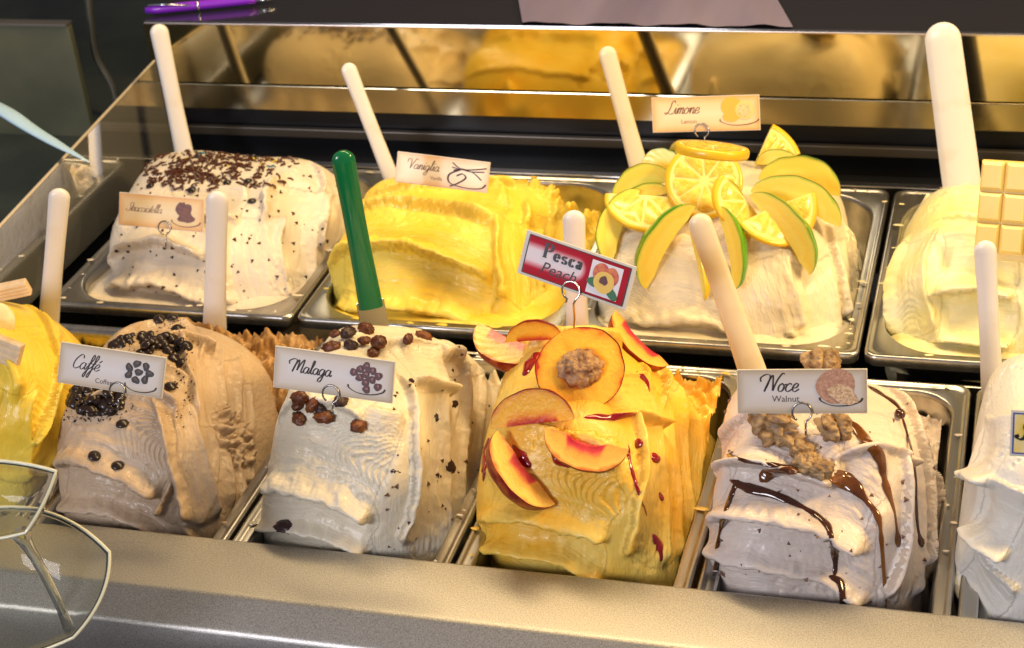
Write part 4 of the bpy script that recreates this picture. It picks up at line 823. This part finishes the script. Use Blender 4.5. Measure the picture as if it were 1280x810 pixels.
for pts, lb in (([(672, 440), (664, 452), (656, 470)], 'red juice running from the upper left peach wedge'), ([(700, 486), (712, 492), (722, 490)], 'red juice between the peach half and the slice below it'), ([(690, 562), (700, 574), (716, 582)], 'red juice under the flat peach slice'), ([(640, 556), (652, 572), (664, 584)], 'red juice right of the lowest peach wedge')):
    drizzle('peach', pts, [.002, .0045, .0025], red, lb, grp=rg, name='fruit_sauce', flat=.3)
# lemons and apples
lemon_fl = mat('lemon_flesh', (.80, .48, .02), rough=.18, sss=.3, coat=.6, col2=(.88, .68, .12), nscale=190, bump=.9, bscale=420)
pith_m = mat('lemon_pith', (.88, .74, .24), rough=.45, sss=.2); rind_m = mat('lemon_rind', (.86, .52, .015), rough=.3, coat=.4, bump=.35, bscale=650)
def citrus(key, px, py, R_px, nv, up, label, grp, half=None, lift=.01, thick=.0055, Q=None, rot=0, bend=0):
    if Q is None: Q, n = hit(key, px, py)
    nv = nrm(nv); Q = Q+nv*lift; d = ray(px, py); Q = CAM+d*((Q-CAM)@nv)/(d@nv); ey = nrm(np.array(up)-nv*(np.array(up)@nv)); ex = np.cross(ey, nv); R = R_px*np.linalg.norm(Q-CAM)/FPX
    P = empty('lemon_slice', Q, label, 'lemon slice', grp); a0, a1 = (0, 360) if half is None else half; n = int((a1-a0)/7.5); full = half is None
    an = np.radians(np.linspace(a0, a1, n+1)+rot)
    def pt(r, a, z): x, y_ = r*math.cos(a), r*math.sin(a); return Q+ex*x+ey*y_+nv*(z+bend*(x/R)*(y_/R)*R)
    pr = [(.90, thick*.5), (.97, thick*.5), (1.0, thick*.3), (1.01, 0), (1.0, -thick*.3), (.97, -thick*.5), (.90, -thick*.5)]; k = len(pr)
    mesh('rind', [pt(R*r, a, z) for a in an for r, z in pr], grid(n, k-1), rind_m, P)
    v = []; f = []
    for z in (thick*.46, -thick*.46):
        b = len(v)
        for a in an:
            for r in (0.0, .45, .92): v.append(pt(R*r, a, z))
        g = grid(n, 2)+b; f += [tuple(q) for q in g.tolist()]
    if not full:
        for idx in (0, n):
            b = len(v)
            for r in (0, .92): v += [pt(R*r, an[idx], thick*.46), pt(R*r, an[idx], -thick*.46)]
            f.append((b, b+1, b+3, b+2))
    mesh('pith', v, f, pith_m, P, smooth=False)
    ns = max(3, round(9*(a1-a0)/360)); st_ = (a1-a0)/ns
    for q in range(ns):
        c0, c1 = math.radians(a0+q*st_+1.4+rot), math.radians(a0+(q+1)*st_-1.4+rot); mb = MB(); am = (c0+c1)/2
        out = [(.12, am)]+[(.76, c0), (.815, c0*.8+c1*.2), (.83, am), (.815, c0*.2+c1*.8), (.76, c1)]
        for sg in (1, -1):
            top = [pt(R*r, a, sg*thick*.50) for r, a in out]; mid = [pt(R*(.92*r+.035), am+(a-am)*.88, sg*thick*.56) for r, a in out]; cen = pt(R*.55, am, sg*thick*.64)
            m_ = len(out); mb.add(top+mid+[cen], [(i, (i+1) % m_, m_+(i+1) % m_, m_+i) for i in range(m_)]+[(m_+i, m_+(i+1) % m_, 2*m_) for i in range(m_)])
        mb.build('segment', lemon_fl, P)
    return P
lg = 'lemon slices on the lemon gelato'; ag = 'apple slices on the lemon gelato'
Vn = nrm(-CF)
def apple(p0, p1, b, side, lb, th=46, t0=-37, lift=.008, sk=None, notch=.12, **k): wedge('apple_slice' if sk is None else 'citrus_wedge', 'lemon', p0, p1, b, side, th, t0, apple_flesh, sk or green_skin, lb, 'apple slice' if sk is None else 'fruit slice', ag if sk is None else 'yellow fruit slices on the lemon gelato', notch=notch, lift=lift, **k)
apple((948, 224), (1050, 246), 40, -1, 'green apple slice at the upper right, its green rim arching over the others', lift=.012)
apple((938, 240), (1050, 284), 40, -1, 'yellow rimmed slice under the upper right green apple slice', sk=yellow_skin, lift=.016)
apple((936, 245), (1012, 344), 36, -1, 'green rimmed apple slice pointing down right of centre', lift=.012)
apple((808, 362), (870, 258), 38, -1, 'green apple slice hanging down at the lower left of the fruit', lift=.012)
apple((896, 258), (918, 362), 26, -1, 'narrow green apple slice hanging straight down below the lemon wheel', lift=.014, t0=-40, th=40)
apple((764, 330), (800, 238), 34, -1, 'apple slice with green rim at the far left of the fruit', lift=.014)
apple((770, 262), (838, 240), 20, -1, 'thin green rim slice behind the left lemon wedge', lift=.018)
apple((768, 262), (842, 222), 36, -1, 'yellow rimmed slice at the upper left of the fruit', sk=yellow_skin, lift=.02)
apple((800, 214), (854, 216), 30, -1, 'greenish yellow slice standing at the top left of the fruit', lift=.012, t0=-30, th=40)
apple((862, 290), (880, 376), 14, -1, 'yellow strip hanging down beside the cream spatula', sk=yellow_skin, lift=.010, t0=-60, th=60)
citrus('lemon', 852, 192, 17, Vn+np.array([-.7, 0, .1]), (0, 0, 1), 'lemon piece standing upright behind the flat lemon slice', lg, half=(0, 180), lift=.02, rot=90, thick=.007)
citrus('lemon', 940, 213, 64, Vn+np.array([.1, 0, .15]), (0, 0, 1), 'lemon wedge sticking up at the top right, behind the wheel', lg, half=(10, 56), lift=.0, rot=0, thick=.009, Q=at(940, 213, y=.57))
citrus('lemon', 808, 246, 52, Vn+np.array([-.1, 0, .9]), (0, 0, 1), 'half lemon slice lying at the left with its rind at the lower edge', lg, half=(180, 360), lift=.024, rot=-8, bend=.25)
citrus('lemon', 968, 258, 54, Vn+np.array([.15, 0, .5]), (0, 0, 1), 'large half lemon slice curling down right of the wheel', lg, half=(180, 350), lift=.026, rot=18, bend=.3)
citrus('lemon', 932, 252, 46, Vn+np.array([.8, 0, .2]), (0, 0, 1), 'lemon half slice draped down just right of the wheel', lg, half=(90, 270), lift=.022, rot=24, bend=.3)
citrus('lemon', 880, 227, 48, Vn+np.array([0, .0, .18]), (0, 0, 1), 'whole lemon wheel facing forward in the middle of the fruit', lg, lift=.030, rot=8, thick=.009)
citrus('lemon', 890, 188, 46, np.array([.10, .33, 1]), (0, 1, 0), 'lemon slice lying nearly flat on top of the wheel', lg, lift=.032, thick=.0075)
apple((905, 226), (925, 292), 18, -1, 'narrow yellow strip hanging beside the wheel on its right', sk=yellow_skin, lift=.018, t0=-20, th=40)
apple((838, 300), (866, 258), 20, -1, 'small yellow slice tucked under the left of the lemon wheel', sk=yellow_skin, lift=.012)
apple((945, 205), (1000, 212), 22, -1, 'pale yellow slice behind the upper green apple slice', sk=yellow_skin, lift=.008)
# banana, wafers on the yellow gelato
waf = mat('wafer', (.62, .44, .24), rough=.7, col2=(.78, .62, .42), nscale=60, bump=.5, bscale=350)
def bar(name, key, a, b, wid, th, lift, m, label, cat, grp, grooves=0):
    Q, n = hit(key, (a[0]+b[0])/2, (a[1]+b[1])/2); fn = nrm(.5*nrm(CAM-Q)+.5*n); Q = Q+fn*lift
    def pl(p): d = ray(*p); return CAM+d*((Q-CAM)@fn)/(d@fn)
    A_, B_ = pl(a), pl(b); ax = nrm(B_-A_); sx = np.cross(fn, ax); L = np.linalg.norm(B_-A_); P = empty(name, (A_+B_)/2, label, cat, grp)
    mb = MB(); mb.box((A_+B_)/2, (L, wid, th), (ax, sx, fn), .0008); mb.build('body', m, P, smooth=False)
    for q in range(grooves):
        mb = MB(); mb.box((A_+B_)/2+sx*wid*((q+.5)/grooves-.5)+fn*th*.5, (L*.99, wid/grooves*.62, .0016), (ax, sx, fn), .0005); mb.build('ridge', m, P, smooth=False)
bar('wafer', 'banana', (-40, 374), (36, 358), .014, .007, .008, waf, 'ridged wafer at the very top of the bright yellow gelato', 'wafer', 'wafers on the yellow gelato', 4)
bar('wafer', 'banana', (-30, 424), (26, 446), .020, .007, .006, waf, 'wafer below the banana slice on the bright yellow gelato', 'wafer', 'wafers on the yellow gelato', 4)
bn = lathe('banana_slice', [(.0002, -.003), (.0145, -.003), (.0155, -.001), (.0155, .0015), (.0145, .0032), (.006, .003), (.0002, .0026)], 28, mat('banana_flesh', (.84, .72, .42), rough=.35, sss=.3, col2=(.78, .62, .32), nscale=80, bump=.2, bscale=300))
place(bn, 'banana', -6, 402, 'pale round banana slice at the left edge between two wafers', 'banana slice', None, lift=.006, n=nrm(CAM-at(0, 400, y=.25)))
# white chocolate bar
wc = mat('white_chocolate', (.86, .63, .17), rough=.32, sss=.2, col2=(.88, .69, .24), nscale=20, coat=.2)
Q = at(1268, 290, y=.452); nv = nrm((-.28, -.9, .34))
def pl(p): d = ray(*p); return CAM+d*((Q-CAM)@nv)/(d@nv)
A_, B_, D_ = pl((1229, 199)), pl((1292, 203)), pl((1222, 276)); ex, ey = nrm(B_-A_), nrm(D_-A_); cw, rh = np.linalg.norm(B_-A_)/2, np.linalg.norm(D_-A_)/2
P = empty('white_chocolate_bar', A_+ex*cw*1.5+ey*rh*3, 'white chocolate bar of moulded squares standing in the gelato at the right edge', 'chocolate bar')
mb = MB(); mb.box(A_+ex*cw*1.5+ey*rh*1.6, (cw*3, rh*3.2, .005), (ex, ey, np.cross(ex, ey)), .0008); mb.build('slab', wc, P, smooth=False)
fz = np.cross(ex, ey); fz = fz if fz@CF < 0 else -fz
for i in range(3):
    for j in range(3):
        c = A_+ex*cw*(i+.5)+ey*rh*(j+.5)+fz*.0025; v = []
        for k, (s_, h_) in enumerate(((.48, 0), (.46, .0022), (.36, .0042))): v += [c+ex*cw*s_*a+ey*rh*s_*b_+fz*h_ for a, b_ in ((-1, -1), (1, -1), (1, 1), (-1, 1))]
        mesh('chocolate_square', v, [(k*4+q, k*4+(q+1) % 4, (k+1)*4+(q+1) % 4, (k+1)*4+q) for k in range(2) for q in range(4)]+[(8, 9, 10, 11)], wc, P, smooth=False)
#PART4
# ------------------------------------------------------------------ glass dish in front
gl = mat('dish_glass', (.92, .93, .82), rough=.0, trans=.94, ior=1.2)
rimg = mat('dish_rim_glass', (.88, .88, .66), rough=.3, trans=.25, ior=1.3, coat=.8)
def dish(px4, y, nv, depth, shrink, th, bulge=.10):
    c2 = np.mean(px4, 0); Q = at(*c2, y=y); nv = nrm(nv)
    def pl(p): d = ray(*p); return CAM+d*((Q-CAM)@nv)/(d@nv)
    cr = [pl(p) for p in px4]; cen = np.mean(cr, 0); rim = []
    for k in range(4):
        a, b = cr[k], cr[(k+1) % 4]; mid = (a+b)/2; o = nrm(mid-cen)*np.linalg.norm(b-a)*bulge
        for t in np.linspace(0, 1, 14, endpoint=False): rim.append(a*(1-t)+b*t+o*4*t*(1-t))
    rim = np.array(rim); n = len(rim); prof_ = [(1, 0), (.97, .10), (.88, .42), (.70, .75), (.45, .95), (.2, 1.0), (.02, 1.0)]
    def sh(o): return [cen+(p-cen)*(s_*(1-(1-shrink)*0))-nv*(depth*d_+o) for s_, d_ in prof_ for p in rim]
    outer = [cen+(p-cen)*(s_+.008)-nv*(depth*d_+th*(.3+d_)) for s_, d_ in prof_ for p in rim]
    inner = [cen+(p-cen)*(s_-th/np.linalg.norm(rim[0]-cen)*(1-.3*d_) if s_ > .3 else s_)-nv*(depth*d_) for s_, d_ in prof_ for p in rim]
    m = len(prof_); v = outer+inner; f = []
    for i in range(m-1):
        for j in range(n):
            jj = (j+1) % n; f.append((i*n+j, i*n+jj, (i+1)*n+jj, (i+1)*n+j)); o = m*n; f.append((o+i*n+j, o+(i+1)*n+j, o+(i+1)*n+jj, o+i*n+jj))
    f += [(j, m*n+j, m*n+(j+1) % n, (j+1) % n) for j in range(n)]
    f += [tuple((m-1)*n+j for j in range(n)), tuple(m*n+(m-1)*n+j for j in range(n))[::-1]]
    return v, f, cen-nv*depth, rim
v1, f1, b1, r1 = dish([(-70, 578), (70, 589), (32, 666), (-75, 674)], -.085, (.1, -.75, .65), .030, .5, .0018, .05)
v2, f2, b2, r2_ = dish([(-20, 636), (137, 690), (92, 797), (-90, 812)], -.070, (.1, -.70, .70), .024, .6, .0018, .12)
P = empty('glass_dish', (b2[0], b2[1], -.03), 'clear glass dish with squarish bowls on a stem, in the lower left corner', 'glass dish')
mesh('upper_bowl', v1, f1, gl, P); mesh('lower_bowl', v2, f2, gl, P)
for rr in (r1, r2_):
    mb = MB(); mb.tube(np.vstack([rr, rr[:1]]), .0011, 8, cap=False); mb.build('rim', rimg, P)
A_ = at(26, 668, y=-.075); B_ = at(90, 790, y=-.055)
mb = MB(); mb.tube(crom([A_, A_*.6+B_*.4+np.array([.002, 0, 0]), B_], 8), np.interp(np.linspace(0, 1, 17), [0, .2, .8, 1], [.0055, .0035, .0030, .0045]), 12); mb.build('stem', gl, P)
for o in list(bpy.data.objects):
    if 'used' in o.keys(): del o['used']

def smears(key, cols, n, seed, label):
    r = random.Random(seed); x0, x1, y0, y1 = PX[key]; mb = MB(); z = .0065 if y0 > .2 else .0005
    for k in range(n):
        side = r.choice('lrfb'); u = r.random(); o = r.uniform(.004, .012)
        x, y = (x0+o, y0+(y1-y0)*u) if side == 'l' else (x1-o, y0+(y1-y0)*u) if side == 'r' else (x0+(x1-x0)*u, y0+o) if side == 'f' else (x0+(x1-x0)*u, y1-o)
        sz = r.uniform(.0006, .0022); m_ = 9; a0 = r.random()*6
        el = r.uniform(.4, 3.2); ring = [(sz*math.cos(a)*el*(1+.25*math.sin(3*a+a0)), sz*math.sin(a)*(1+.25*math.sin(2*a+a0))) for a in np.linspace(0, 2*PI, m_, endpoint=False)]
        v = [(x+p, y+q, z-.0002) for p, q in ring]+[(x+p*.6, y+q*.6, z+sz*.08) for p, q in ring]+[(x, y, z+sz*.12)]
        mb.add(v, [(i, (i+1) % m_, m_+(i+1) % m_, m_+i) for i in range(m_)]+[(m_+i, m_+(i+1) % m_, 2*m_) for i in range(m_)])
    tag(mb.build('gelato_smears', G[key]), label, 'smears', kind='stuff')
for k, n in (('coffee', 26), ('malaga', 34), ('peach', 30), ('walnut', 30), ('snow', 20), ('strac', 30), ('vanilla', 34), ('lemon', 40), ('wchoc', 26)):
    smears(k, None, n, len(k)*7+n, 'small dried smears on the rim of the pan with the '+names[k])
